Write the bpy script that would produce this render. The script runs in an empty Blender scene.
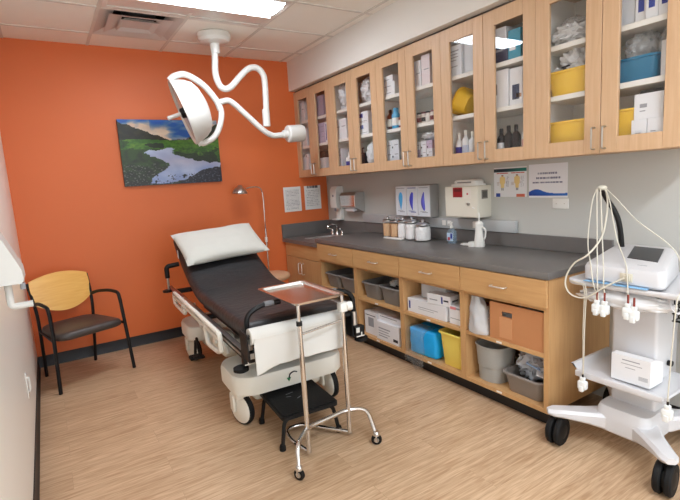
import bpy, bmesh, math, random
from mathutils import Vector, Matrix, noise
random.seed(7)
SC = bpy.context.scene
COL = SC.collection
PI = math.pi
LIGHT, LIGHT2, WORLD, EXPOSURE = 28.0, 60.0, 2.5, 0.2
def lin(c):
    return tuple((v/12.92 if v <= .04045 else ((v+.055)/1.055)**2.4) for v in c)
def rgb(r, g, b): return lin((r/255, g/255, b/255))

# ------------------------------------------------------------------ materials
MATS = {}
def nodes(name):
    m = bpy.data.materials.new(name); m.use_nodes = True
    nt = m.node_tree; nt.nodes.clear()
    out = nt.nodes.new('ShaderNodeOutputMaterial')
    return m, nt, out
def mt(name, c, rough=.5, metal=0., spec=.5, var=.0, vscale=8., bump=0., bscale=60., coat=0., stretch=None, sheen=0.):
    """principled surface with noise variation in colour and a fine bump"""
    if name in MATS: return MATS[name]
    m, nt, out = nodes(name); N = nt.nodes; L = nt.links
    p = N.new('ShaderNodeBsdfPrincipled'); L.new(p.outputs[0], out.inputs[0])
    c = rgb(*c)
    p.inputs['Base Color'].default_value = (*c, 1)
    p.inputs['Roughness'].default_value = rough
    p.inputs['Metallic'].default_value = metal
    p.inputs['Specular IOR Level'].default_value = spec
    p.inputs['Coat Weight'].default_value = coat
    p.inputs['Coat Roughness'].default_value = .15
    if var or bump:
        tc = N.new('ShaderNodeTexCoord'); mp = N.new('ShaderNodeMapping')
        L.new(tc.outputs['Object'], mp.inputs[0])
        if stretch: mp.inputs['Scale'].default_value = stretch
    if var:
        n = N.new('ShaderNodeTexNoise'); n.inputs['Scale'].default_value = vscale; n.inputs['Detail'].default_value = 5
        L.new(mp.outputs[0], n.inputs['Vector'])
        mx = N.new('ShaderNodeMix'); mx.data_type = 'RGBA'
        L.new(n.outputs[0], mx.inputs[0])
        mx.inputs[6].default_value = (*[v*(1-var) for v in c], 1)
        mx.inputs[7].default_value = (*[min(1, v*(1+var)) for v in c], 1)
        L.new(mx.outputs[2], p.inputs['Base Color'])
    if bump:
        n2 = N.new('ShaderNodeTexNoise'); n2.inputs['Scale'].default_value = bscale; n2.inputs['Detail'].default_value = 4
        L.new(mp.outputs[0], n2.inputs['Vector'])
        b = N.new('ShaderNodeBump'); b.inputs['Strength'].default_value = bump; b.inputs['Distance'].default_value = .01
        L.new(n2.outputs[0], b.inputs['Height']); L.new(b.outputs[0], p.inputs['Normal'])
    MATS[name] = m
    return m
def wood(name, c1, c2, axis='z', rough=.42):
    if name in MATS: return MATS[name]
    m, nt, out = nodes(name); N = nt.nodes; L = nt.links
    p = N.new('ShaderNodeBsdfPrincipled'); L.new(p.outputs[0], out.inputs[0])
    p.inputs['Roughness'].default_value = rough
    tc = N.new('ShaderNodeTexCoord'); mp = N.new('ShaderNodeMapping'); L.new(tc.outputs['Object'], mp.inputs[0])
    s = {'z': (26, 26, 1.6), 'y': (26, 1.6, 26), 'x': (1.6, 26, 26)}[axis]
    mp.inputs['Scale'].default_value = s
    n = N.new('ShaderNodeTexNoise'); n.inputs['Scale'].default_value = 2.2; n.inputs['Detail'].default_value = 6; n.inputs['Distortion'].default_value = .6
    L.new(mp.outputs[0], n.inputs['Vector'])
    r = N.new('ShaderNodeValToRGB'); L.new(n.outputs[0], r.inputs[0])
    r.color_ramp.elements[0].position = .3; r.color_ramp.elements[1].position = .72
    r.color_ramp.elements[0].color = (*rgb(*c1), 1); r.color_ramp.elements[1].color = (*rgb(*c2), 1)
    L.new(r.outputs[0], p.inputs['Base Color'])
    MATS[name] = m
    return m
def glass(name, tint=(1, 1, 1), gloss=.04, rough=.0, haze=0., hazec=(235, 238, 240), ior=1.45):
    """thin clear pane or film: see-through with a fresnel reflection, plus a little milky haze"""
    if name in MATS: return MATS[name]
    m, nt, out = nodes(name); N = nt.nodes; L = nt.links
    t = N.new('ShaderNodeBsdfTransparent'); t.inputs[0].default_value = (*tint, 1)
    g = N.new('ShaderNodeBsdfGlossy'); g.inputs['Roughness'].default_value = rough
    lw = N.new('ShaderNodeLayerWeight'); lw.inputs[0].default_value = .5
    pw = N.new('ShaderNodeMath'); pw.operation = 'POWER'; pw.inputs[1].default_value = 5.; L.new(lw.outputs['Facing'], pw.inputs[0])
    f0 = ((ior-1)/(ior+1))**2
    f = N.new('ShaderNodeMath'); f.operation = 'MULTIPLY_ADD'; f.inputs[1].default_value = 1-f0; f.inputs[2].default_value = f0; L.new(pw.outputs[0], f.inputs[0])
    mx = N.new('ShaderNodeMixShader'); L.new(f.outputs[0], mx.inputs[0])
    last = t
    if haze:
        d = N.new('ShaderNodeBsdfDiffuse'); d.inputs[0].default_value = (*rgb(*hazec), 1)
        mh = N.new('ShaderNodeMixShader'); mh.inputs[0].default_value = haze
        L.new(t.outputs[0], mh.inputs[1]); L.new(d.outputs[0], mh.inputs[2]); last = mh
    L.new(last.outputs[0], mx.inputs[1]); L.new(g.outputs[0], mx.inputs[2])
    L.new(mx.outputs[0], out.inputs[0])
    MATS[name] = m
    return m
def emit(name, c, s):
    m, nt, out = nodes(name); N = nt.nodes
    e = N.new('ShaderNodeEmission'); e.inputs[0].default_value = (*rgb(*c), 1); e.inputs[1].default_value = s
    nt.links.new(e.outputs[0], out.inputs[0]); return m
def printed(name, rough=.5):
    """ink on paper: the colour comes from the sheet's own print"""
    if name in MATS: return MATS[name]
    m, nt, out = nodes(name); N = nt.nodes; L = nt.links
    p = N.new('ShaderNodeBsdfPrincipled'); p.inputs['Roughness'].default_value = rough
    a = N.new('ShaderNodeAttribute'); a.attribute_name = 'ink'
    L.new(a.outputs['Color'], p.inputs['Base Color']); L.new(p.outputs[0], out.inputs[0])
    MATS[name] = m
    return m

# ------------------------------------------------------------------ mesh builder
class M:
    def __init__(s): s.bm = bmesh.new(); s.mi = 0
    def _face(s, vs):
        try:
            f = s.bm.faces.new(vs); f.material_index = s.mi; return f
        except ValueError: return None
    def box(s, x0, x1, y0, y1, z0, z1, bev=0., seg=2, mi=None, mat=None):
        """axis box, optionally bevelled, optionally moved by mat"""
        if mi is not None: s.mi = mi
        x0, x1 = min(x0, x1), max(x0, x1); y0, y1 = min(y0, y1), max(y0, y1); z0, z1 = min(z0, z1), max(z0, z1)
        v = [s.bm.verts.new(p) for p in ((x0,y0,z0),(x1,y0,z0),(x1,y1,z0),(x0,y1,z0),(x0,y0,z1),(x1,y0,z1),(x1,y1,z1),(x0,y1,z1))]
        fs = [s._face([v[i] for i in q]) for q in ((3,2,1,0),(4,5,6,7),(0,1,5,4),(1,2,6,5),(2,3,7,6),(3,0,4,7))]
        if bev:
            bev = min(bev, .45*min(x1-x0, y1-y0, z1-z0))
            es = list({e for f in fs for e in f.edges})
            r = bmesh.ops.bevel(s.bm, geom=es, offset=bev, segments=seg, profile=.5, affect='EDGES')
            for f in r['faces']: f.material_index = s.mi
            vs = set()
            stack = [r['faces'][0].verts[0]]
            while stack:
                q = stack.pop()
                if q in vs: continue
                vs.add(q)
                for e in q.link_edges: stack.append(e.other_vert(q))
        else: vs = v
        if mat is not None:
            for q in vs: q.co = mat @ q.co
        return s
    def loft(s, rings, cap0=True, cap1=True, closed=True, mi=None, loop=False):
        if mi is not None: s.mi = mi
        R = [[s.bm.verts.new(p) for p in r] for r in rings]
        n = len(R[0])
        pairs = list(zip(R, R[1:]))
        if loop: pairs.append((R[-1], R[0]))
        for a, b in pairs:
            for i in range(n if closed else n-1):
                j = (i+1) % n
                s._face([a[i], a[j], b[j], b[i]])
        if cap0 and not loop: s._face(list(reversed(R[0])))
        if cap1 and not loop: s._face(R[-1])
        return s
    def lathe(s, prof, c=(0, 0, 0), seg=24, axis=None, mi=None, cap0=True, cap1=True):
        """prof: (radius, height) pairs about axis through c"""
        ax = Vector(axis or (0, 0, 1)).normalized()
        a = ax.orthogonal().normalized(); b = ax.cross(a); c = Vector(c)
        rings = [[c+ax*h+(a*math.cos(2*PI*i/seg)+b*math.sin(2*PI*i/seg))*max(r, 1e-5) for i in range(seg)] for r, h in prof]
        return s.loft(rings, cap0, cap1, mi=mi)
    def rod(s, p0, p1, r0, r1=None, seg=12, mi=None):
        p0, p1 = Vector(p0), Vector(p1)
        return s.lathe([(r0, 0), (r0 if r1 is None else r1, (p1-p0).length)], p0, seg, p1-p0, mi)
    def tube(s, path, r, seg=10, loop=False, mi=None, rs=None):
        P = [Vector(p) for p in path]; n = len(P)
        def tan(i):
            if loop: return (P[(i+1) % n]-P[i-1]).normalized()
            return (P[min(i+1, n-1)]-P[max(i-1, 0)]).normalized()
        t = tan(0); a = t.orthogonal().normalized(); rings = []
        for i in range(n):
            t2 = tan(i); q = t.rotation_difference(t2); a = q @ a; t = t2
            a = (a-t*a.dot(t)).normalized(); b = t.cross(a); rr = rs[i] if rs else r
            rings.append([P[i]+(a*math.cos(2*PI*k/seg)+b*math.sin(2*PI*k/seg))*rr for k in range(seg)])
        return s.loft(rings, mi=mi, loop=loop)
    def prism(s, poly, axis, a, b, mi=None):
        """extrude a 2D outline along an axis from a to b. axis x: (y,z), y: (x,z), z: (x,y)"""
        f = {'x': lambda u, v, w: (w, u, v), 'y': lambda u, v, w: (u, w, v), 'z': lambda u, v, w: (u, v, w)}[axis]
        return s.loft([[f(u, v, w) for u, v in poly] for w in (a, b)], mi=mi)
    def quad(s, pts, mi=None):
        if mi is not None: s.mi = mi
        s._face([s.bm.verts.new(p) for p in pts]); return s
    def grid(s, f, nu, nv, mi=None):
        if mi is not None: s.mi = mi
        V = [[s.bm.verts.new(f(i/nu, j/nv)) for j in range(nv+1)] for i in range(nu+1)]
        for i in range(nu):
            for j in range(nv): s._face([V[i][j], V[i+1][j], V[i+1][j+1], V[i][j+1]])
        return s
    def ball(s, c, r, sub=3, scale=(1, 1, 1), mi=None, disp=0., freq=3., seed=0):
        if mi is not None: s.mi = mi
        r_ = bmesh.ops.create_icosphere(s.bm, subdivisions=sub, radius=1)
        c = Vector(c)
        for v in r_['verts']:
            d = v.co.copy()
            k = 1+(disp*noise.fractal(d*freq+Vector((seed*7.1, seed*3.3, seed)), 1., 2., 3) if disp else 0)
            v.co = c+Vector((d.x*scale[0], d.y*scale[1], d.z*scale[2]))*r*k
        for v in r_['verts']:
            for f in v.link_faces: f.material_index = s.mi
        return s
def rrect(cx, cy, w, h, r, n=5):
    P = []
    r = min(r, w/2-1e-4, h/2-1e-4)
    for sx, sy, a0 in ((1, 1, 0), (-1, 1, 90), (-1, -1, 180), (1, -1, 270)):
        for k in range(n+1):
            a = math.radians(a0+90*k/n)
            P.append((cx+sx*(w/2-r)+r*math.cos(a), cy+sy*(h/2-r)+r*math.sin(a)))
    return P
def fillet(path, r, n=6, loop=False):
    P = [Vector(p) for p in path]; out = []
    N = len(P)
    for i in range(N):
        if not loop and i in (0, N-1): out.append(P[i]); continue
        a, b, c = P[i-1], P[i], P[(i+1) % N]
        d1 = (a-b); d2 = (c-b); k = min(r, d1.length*.49, d2.length*.49)
        p0 = b+d1.normalized()*k; p1 = b+d2.normalized()*k
        for j in range(n+1):
            t = j/n; out.append(p0*(1-t)**2+b*2*t*(1-t)+p1*t*t)
    return out
def spline(pts, n=8):
    P = [Vector(p) for p in pts]; P = [P[0]*2-P[1]]+P+[P[-1]*2-P[-2]]; out = []
    for i in range(1, len(P)-2):
        for k in range(n):
            t = k/n; a, b, c, d = P[i-1:i+3]
            out.append(.5*((2*b)+(c-a)*t+(2*a-5*b+4*c-d)*t*t+(3*b-a-3*c+d)*t**3))
    out.append(P[-2]); return out

# ------------------------------------------------------------------ linking
def mesh_obj(name, b, mats, parent=None, smooth=35, inv=None):
    me = bpy.data.meshes.new(name)
    bmesh.ops.recalc_face_normals(b.bm, faces=b.bm.faces[:]) if not getattr(b, 'keep', False) else None
    if inv is not None: b.bm.transform(inv)
    b.bm.to_mesh(me); b.bm.free()
    for m in (mats if isinstance(mats, (list, tuple)) else [mats]): me.materials.append(m)
    if smooth:
        me.polygons.foreach_set('use_smooth', [True]*len(me.polygons))
        me.set_sharp_from_angle(angle=math.radians(smooth))
    o = bpy.data.objects.new(name, me); COL.objects.link(o)
    if parent: o.parent = parent
    return o
def world_inv(t):
    if t.parent: return world_inv(t.parent)
    return t.matrix_basis.inverted()
def tag(o, label, cat, group=None):
    o['label'] = label; o['category'] = cat
    if group: o['group'] = group
    return o
def thing(name, label, cat, loc=(0, 0, 0), rz=0., group=None):
    o = bpy.data.objects.new(name, None); COL.objects.link(o)
    o.empty_display_size = .1
    o.location = loc; o.rotation_euler = (0, 0, rz)
    o.matrix_basis = Matrix.LocRotScale(Vector(loc), Matrix.Rotation(rz, 3, 'Z'), None)
    return tag(o, label, cat, group)
def part(name, b, mats, t, world=True, smooth=35, label=None):
    """a child mesh; world=True: the shape was written in room coordinates, else in the thing's own"""
    o = mesh_obj(name, b, mats, t, smooth, world_inv(t) if world else None)
    if label: o['label'] = label
    return o
def solo(name, b, mats, label, cat, loc=(0, 0, 0), rz=0., group=None, world=True, smooth=35):
    mat = Matrix.LocRotScale(Vector(loc), Matrix.Rotation(rz, 3, 'Z'), None)
    o = mesh_obj(name, b, mats, None, smooth, mat.inverted() if world else None)
    o.matrix_basis = mat
    return tag(o, label, cat, group)
def struct(name, b, mats, smooth=35):
    o = mesh_obj(name, b, mats, None, smooth); o['kind'] = 'structure'; return o
def dup(root, loc, rz=None, label=None, group=None):
    r = root.copy(); COL.objects.link(r)
    r.matrix_basis = Matrix.LocRotScale(Vector(loc), Matrix.Rotation(root.rotation_euler.z if rz is None else rz, 3, 'Z'), None)
    if label: r['label'] = label
    if group: r['group'] = group
    for ch in list(root.children):
        c = ch.copy(); COL.objects.link(c); c.parent = r
        for g in list(ch.children):
            d = g.copy(); COL.objects.link(d); d.parent = c
    return r
def print_sheet(b, org, ux, uy, w, h, nx, ny, f, mi=0):
    """a sheet of nx x ny ink cells; f(u,v) -> sRGB 0..255"""
    lay = b.bm.loops.layers.float_color.get('ink') or b.bm.loops.layers.float_color.new('ink')
    org, ux, uy = Vector(org), Vector(ux), Vector(uy)
    V = [[b.bm.verts.new(org+ux*(w*i/nx)+uy*(h*j/ny)) for j in range(ny+1)] for i in range(nx+1)]
    for i in range(nx):
        for j in range(ny):
            fc = b.bm.faces.new([V[i][j], V[i+1][j], V[i+1][j+1], V[i][j+1]]); fc.material_index = mi
            c = rgb(*f((i+.5)/nx, (j+.5)/ny))
            for l in fc.loops: l[lay] = (*c, 1)
def inpoly(x, y, P):
    r = False
    for i in range(len(P)):
        x1, y1 = P[i-1]; x2, y2 = P[i]
        if (y1 > y) != (y2 > y) and x < (x2-x1)*(y-y1)/(y2-y1)+x1: r = not r
    return r
def fbm(x, y, z=0., o=4): return noise.fractal(Vector((x, y, z)), 1., 2., o)
def mix(a, b, t):
    t = max(0, min(1, t)); return tuple(p*(1-t)+q*t for p, q in zip(a, b))

# ------------------------------------------------------------------ common materials
WHITE = mt('white_plastic', (232, 232, 228), .35)
ENAMEL = mt('white_enamel', (222, 222, 218), .25, coat=.3)
CREAM = mt('cream_plastic', (222, 221, 210), .4)
BLACK = mt('black_plastic', (15, 15, 16), .5, spec=.35)
RUBBER = mt('black_rubber', (14, 14, 15), .7, spec=.3)
STEEL = mt('stainless_steel', (205, 205, 205), .28, 1.)
CHROME = mt('chrome', (225, 225, 225), .12, 1.)
NICKEL = mt('brushed_nickel', (190, 186, 178), .3, 1.)
CARD = mt('white_card', (226, 227, 230), .6, var=.02, vscale=5)
CARD2 = mt('cool_white_card', (214, 218, 224), .6, var=.02)
INK = mt('grey_ink', (150, 152, 158), .7)
INKBLUE = mt('blue_ink', (38, 62, 150), .6)
INKDARK = mt('dark_ink', (40, 40, 46), .6)
MAPLE_V = wood('maple_upright', (196, 160, 124), (207, 173, 138), 'z')
MAPLE_B = wood('maple_lengthwise', (192, 148, 98), (205, 163, 112), 'y')
MAPLE_BV = wood('maple_edge', (190, 147, 99), (203, 161, 112), 'z')
SHELFW = mt('white_melamine', (232, 230, 224), .45)
PANE = glass('clear_glass')
FILM = glass('plastic_film', (.97, .97, .98), rough=.15, haze=.25, hazec=(244, 246, 248), ior=1.5)
FILMW = glass('milky_plastic_film', (.9, .91, .92), rough=.2, haze=.75, hazec=(246, 247, 249), ior=1.45)
GREYBIN = mt('grey_tub_plastic', (128, 126, 124), .45, var=.04)
GREYBIN2 = mt('speckled_grey_plastic', (160, 160, 156), .5, var=.1, vscale=220)
YELLOW = mt('yellow_plastic', (238, 196, 64), .38)
YELLOW2 = mt('pale_yellow_plastic', (242, 220, 106), .4)
LAMINATE = mt('charcoal_laminate', (106, 103, 101), .36, var=.05, vscale=40)
# ------------------------------------------------------------------ room shell
XL, H, YF = -3.0506, 2.7604, -6.4
GX = [-2.94, -2.33, -1.72, -1.105, -.485]            # ceiling grid lines
GY = [-.35, -.96, -1.57, -2.18, -2.79, -3.40, -4.01, -4.62, -5.23, -5.84]
FLOORM, nt, out = nodes('oak_vinyl_plank'); N = nt.nodes; L = nt.links
p = N.new('ShaderNodeBsdfPrincipled'); L.new(p.outputs[0], out.inputs[0]); p.inputs['Roughness'].default_value = .42
tc = N.new('ShaderNodeTexCoord')
br = N.new('ShaderNodeTexBrick'); L.new(tc.outputs['Object'], br.inputs['Vector'])
br.inputs['Scale'].default_value = 1.; br.inputs['Brick Width'].default_value = 1.22; br.inputs['Row Height'].default_value = .18
br.inputs['Mortar Size'].default_value = .0007; br.offset = .37; br.inputs['Bias'].default_value = 0.
br.inputs['Color1'].default_value = (*rgb(204, 174, 142), 1); br.inputs['Color2'].default_value = (*rgb(216, 187, 155), 1)
br.inputs['Mortar'].default_value = (*rgb(186, 158, 128), 1)
# every plank shifts the grain
sep = N.new('ShaderNodeVectorMath'); sep.operation = 'MULTIPLY'; sep.inputs[1].default_value = (4.2, 62, 1)
wn = N.new('ShaderNodeVectorMath'); wn.operation = 'MULTIPLY_ADD'; L.new(br.outputs['Color'], wn.inputs[0]); wn.inputs[1].default_value = (60, 60, 60)
L.new(tc.outputs['Object'], sep.inputs[0]); L.new(sep.outputs[0], wn.inputs[2])
n1 = N.new('ShaderNodeTexNoise'); n1.inputs['Scale'].default_value = 1.; n1.inputs['Detail'].default_value = 7; n1.inputs['Distortion'].default_value = 1.4
L.new(wn.outputs[0], n1.inputs['Vector'])
cr = N.new('ShaderNodeValToRGB'); L.new(n1.outputs[0], cr.inputs[0])
cr.color_ramp.elements[0].position = .28; cr.color_ramp.elements[0].color = (*[v for v in rgb(204, 190, 176)], 1)
cr.color_ramp.elements[1].position = .70; cr.color_ramp.elements[1].color = (1, 1, 1, 1)
mu = N.new('ShaderNodeMix'); mu.data_type = 'RGBA'; mu.blend_type = 'MULTIPLY'; mu.inputs[0].default_value = 1.
L.new(br.outputs['Color'], mu.inputs[6]); L.new(cr.outputs[0], mu.inputs[7])
L.new(mu.outputs[2], p.inputs['Base Color'])
b = M(); b.box(XL-.1, .1, YF-.1, .1, -.1, 0); struct('floor', b, FLOORM, 0)
ORANGE = mt('orange_wall_paint', (219, 112, 57), .5, bump=.08, bscale=180)
GREYP = mt('pale_grey_wall_paint', (192, 193, 189), .55, bump=.06, bscale=180)
LEFTP = mt('off_white_wall_paint', (240, 238, 232), .35, bump=.05, bscale=160)
b = M(); b.box(XL-.1, .1, 0, .1, 0, H+.3); struct('wall_back', b, ORANGE, 0)
b = M(); b.box(0, .1, YF, 0, 0, H+.3); struct('wall_right', b, GREYP, 0)
b = M(); b.box(XL-.1, XL, YF, 0, 0, H+.3); struct('wall_left', b, LEFTP, 0)
b = M(); b.box(-.4047, 0, YF, 0, 2.452, H); struct('wall_soffit', b, mt('lit_soffit_paint', (222, 220, 215), .6), 0)  # lighter than the right wall: the soffit's stronger light is put into its colour
COVE = mt('black_vinyl_cove', (24, 24, 28), .5)
def cove(pts):   # profile (distance from wall, z)
    return [(0, 0), (.012, 0), (.006, .012), (.005, .1), (0, .1)]
b = M(); b.prism([(-d, z) for d, z in cove(0)], 'x', XL, 0); struct('baseboard_back', b, COVE)
b = M(); b.prism([(XL+d, z) for d, z in cove(0)], 'y', YF, -.012); struct('baseboard_left', b, COVE)
b = M(); b.prism([(-d, z) for d, z in cove(0)], 'y', YF, -3.30); struct('baseboard_right', b, COVE)
b = M(); b.box(-.55, -.545, -3.27, -.012, 0, .1); struct('baseboard_cabinets', b, COVE)
TILE = mt('ceiling_tile', (244, 240, 232), .9, bump=.35, bscale=240, var=.02, vscale=300)
GRIDM = mt('ceiling_grid_paint', (216, 211, 204), .6)
LX0, LX1 = -2.33, -1.105
def is_hole(x, y):
    if LX0 < x < LX1 and (-1.57 < y < -.96 or -5.23 < y < -4.62): return True
    return -2.33 < x < -1.72 and -.96 < y < -.35
b = M(); xs = [XL]+GX+[-.4047]; ys = [0]+GY+[YF]
for i in range(len(xs)-1):
    for j in range(len(ys)-1):
        if not is_hole((xs[i]+xs[i+1])/2, (ys[j]+ys[j+1])/2):
            b.box(xs[i], xs[i+1], ys[j+1], ys[j], H, H+.016)
struct('ceiling', b, TILE, 0)
b = M()
for x in GX: b.box(x-.012, x+.012, YF, 0, H-.005, H)
for y in GY:
    for i in range(len(xs)-1): b.box(xs[i]+(.012 if i else 0), xs[i+1]-(.012 if i < len(GX) else 0), y-.012, y+.012, H-.005, H)
struct('trim_1', b, GRIDM, 0)
b = M(); b.box(XL-.1, .1, YF-.1, .1, H+.29, H+.31); struct('ceiling_slab', b, GRIDM, 0)

# ------------------------------------------------------------------ ceiling lights and diffuser
LENS = emit('lit_lens', (238, 245, 254), LIGHT)
LENS2 = emit('lit_lens_near', (238, 245, 254), LIGHT2)
def troffer(y0, y1, label, lens):
    t = thing('ceiling_light', label, 'ceiling light', ((LX0+LX1)/2, (y0+y1)/2, H), 0, 'recessed fluorescent ceiling lights')
    b = M(); x0, x1 = LX0+.013, LX1-.013; a, c = y0+.013, y1-.013; w = .035
    b.box(x0, x1, a, a+w, H-.004, H+.02); b.box(x0, x1, c-w, c, H-.004, H+.02)
    b.box(x0, x0+w, a+w, c-w, H-.004, H+.02); b.box(x1-w, x1, a+w, c-w, H-.004, H+.02)
    part('frame', b, ENAMEL, t)
    b = M(); b.box(x0, x1, a, c, H+.02, H+.1)
    b.prism([(c-w, H+.002), (c-w, H+.012), (c-.27, H-.012), (c-.27, H-.02)], 'x', x0+w, x1-w)
    part('housing', b, ENAMEL, t)
    b = M(); b.prism([(a+w, H+.004), (a+.1, H-.012), (c-.34, H-.012), (c-.272, H-.006), (c-.272, H+.01), (a+w, H+.01)], 'x', x0+w, x1-w)
    part('diffuser', b, lens, t)
troffer(-1.57, -.96, 'lit white fluorescent panel in the ceiling beside the square air vent', LENS)
troffer(-5.23, -4.62, 'lit white fluorescent panel in the ceiling at the near end of the room', LENS2)
t = thing('air_vent', 'white square air diffuser with stepped louvres in the ceiling', 'air vent', (-2.025, -.655, H))
VENT = mt('vent_enamel', (205, 198, 194), .5); DUCT = mt('duct_dark', (70, 68, 70), .7)
def ring(b, cx, cy, s0, z0, s1, z1, th=.004):
    def sq(s, z): return [(cx-s, cy-s, z), (cx+s, cy-s, z), (cx+s, cy+s, z), (cx-s, cy+s, z)]
    b.loft([sq(s0, z0), sq(s1, z1), sq(s1-.001, z1+th), sq(s0-.008, z0+th)], loop=True)
b = M(); ring(b, -2.025, -.655, .293, H-.004, .185, H+.034); part('frame', b, VENT, t, smooth=0)
b = M(); ring(b, -2.025, -.655, .225, H-.012, .125, H+.012); part('louvre', b, VENT, t, smooth=0)
b = M(); ring(b, -2.025, -.655, .14, H-.014, .10, H+.008)
b.box(-2.13, -1.92, -.76, -.55, H+.006, H+.012); part('centre_plate', b, VENT, t, smooth=0)
b = M(); b.box(-2.32, -1.73, -.95, -.36, H+.12, H+.125); part('neck', b, DUCT, t)
b = M(); b.lathe([(.13, H+.045), (.13, H+.12)], (-2.0, -.62, 0), 24, cap0=False, cap1=False); part('duct_collar', b, DUCT, t)

# ------------------------------------------------------------------ wall cabinets
WD = .3766; UX = -.356; ZB, ZT = 1.515, 2.436; S1, S2 = 1.853, 2.124
SHELF_EDGE = SHELFW
ordn = ['first', 'second', 'third', 'fourth', 'fifth', 'sixth', 'seventh', 'eighth', 'ninth', 'tenth']
for i in range(5):
    y1 = -2*WD*i-.001; y0 = y1-2*WD+.002
    lab = ['glass-door wall cabinet in the corner against the orange wall', 'glass-door wall cabinet second from the orange wall, holding bottles and white bags',
           'glass-door wall cabinet above the glove box holder', 'glass-door wall cabinet holding a tilted yellow tub and black bottles',
           'glass-door wall cabinet nearest the electrocardiogram cart, holding yellow tubs'][i]
    t = thing('wall_cabinet', lab, 'cabinet', (-.18, (y0+y1)/2, ZB), 0, 'row of glass-door wall cabinets')
    b = M()
    b.box(UX+.02, -.002, y0, y0+.018, ZB, ZT); b.box(UX+.02, -.002, y1-.018, y1, ZB, ZT)
    b.box(UX+.02, -.002, y0+.018, y1-.018, ZB, ZB+.02); b.box(UX+.02, -.002, y0+.018, y1-.018, ZT-.02, ZT)
    part('carcass', b, MAPLE_V, t)
    b = M(); b.box(-.012, -.004, y0+.018, y1-.018, ZB+.02, ZT-.02)
    for y, s in ((y0+.018, 1), (y1-.018, -1)): b.box(UX+.025, -.012, y, y+s*.002, ZB+.02, ZT-.02)
    b.box(UX+.025, -.012, y0+.02, y1-.02, ZB+.02, ZB+.022)
    part('white_lining', b, SHELFW, t, label='white inner lining')
    for z in (S1, S2):
        b = M(); b.box(-.325, -.012, y0+.02, y1-.02, z-.028, z, .002, 1); part('shelf', b, SHELF_EDGE, t, label='white shelf')
    for k in (0, 1):
        b1 = y1-k*WD-(.001 if k else 0); b0 = b1-WD+.003
        st, rl, rt = .083, .08, .092
        b = M()
        b.box(UX, UX+.02, b0, b0+st, ZB+.002, ZT-.003, .002, 1); b.box(UX, UX+.02, b1-st, b1, ZB+.002, ZT-.003, .002, 1)
        b.box(UX, UX+.02, b0+st, b1-st, ZB+.002, ZB+rl); b.box(UX, UX+.02, b0+st, b1-st, ZT-rt, ZT-.003)
        d = part('door', b, MAPLE_V, t)
        b = M(); b.box(UX+.009, UX+.012, b0+st-.004, b1-st+.004, ZB+rl-.004, ZT-rt+.004); part('glass_pane', b, PANE, d)
        hy = b0+.026 if k == 0 else b1-.026
        b = M(); b.tube(fillet([(UX+.002, hy, ZB+.025), (UX-.032, hy, ZB+.025), (UX-.032, hy, ZB+.135), (UX+.002, hy, ZB+.135)], .012), .0048, 8)
        part('handle', b, NICKEL, d)
BAY = lambda k, f, dep=.05: min(-2*WD*((k-1)//2)-.024, -(k-1)*WD-.085+dep*(4.76-abs(k-.5)*WD)/2.5-f*.207)
b = M(); b.box(-.335, -.02, -10*WD-.02, -.001, ZT+.0005, 2.4515); struct('soffit_shade_strip', b, mt('painted_soffit_shade', (96, 84, 74), .6))  # dark-coloured strip standing in for the shade under the soffit overhang
# ------------------------------------------------------------------ base cabinets
WS, WU = .7954, .6205; FX = -.615
KICKZ = .1
KN = mt('satin_chrome_pull', (226, 222, 214), .32, .75)
def pull(b, x, y, z, w=.105):
    b.tube(fillet([(x, y-w/2, z), (x-.03, y-w/2, z), (x-.03, y+w/2, z), (x, y+w/2, z)], .012), .0048, 8)
t = thing('sink_cabinet', 'wooden two-door sink cabinet in the corner by the orange wall', 'cabinet', (-.3, -.4, 0))
b = M(); y0, y1 = -WS+.001, -.016
b.box(-.585, -.55, y0, y1, KICKZ, .819); b.box(-.55, -.002, y0, y0+.018, KICKZ, .819); b.box(-.55, -.002, y1-.018, y1, KICKZ, .819)
b.box(-.55, -.002, y0+.018, y1-.018, KICKZ, KICKZ+.018); part('carcass', b, MAPLE_BV, t)
b = M(); b.box(-.604, -.586, y0+.003, y1-.01, .672, .815, .002, 1); part('false_front', b, MAPLE_B, t)
for k, (a, c) in enumerate(((-.398, y1-.01), (y0+.003, -.402))):
    b = M(); b.box(-.604, -.586, a, c, KICKZ+.004, .666, .002, 1); d = part('door', b, MAPLE_BV, t)
    hy = a+.035 if k == 0 else c-.035
    b = M(); b.tube(fillet([(-.604, hy, .50), (-.634, hy, .50), (-.634, hy, .615), (-.604, hy, .615)], .012), .0048, 8); part('handle', b, KN, d)
unit_labels = ['open-shelf base cabinet beside the sink cabinet, grey tubs above a yellow tub', 'open-shelf base cabinet with two grey tubs above white printed cartons',
               'open-shelf base cabinet with white cartons above a blue wrapped pack', 'open-shelf base cabinet at the cart end, holding a brown cardboard box']
LABELP = mt('shelf_label_paper', (232, 232, 228), .6)
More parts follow.
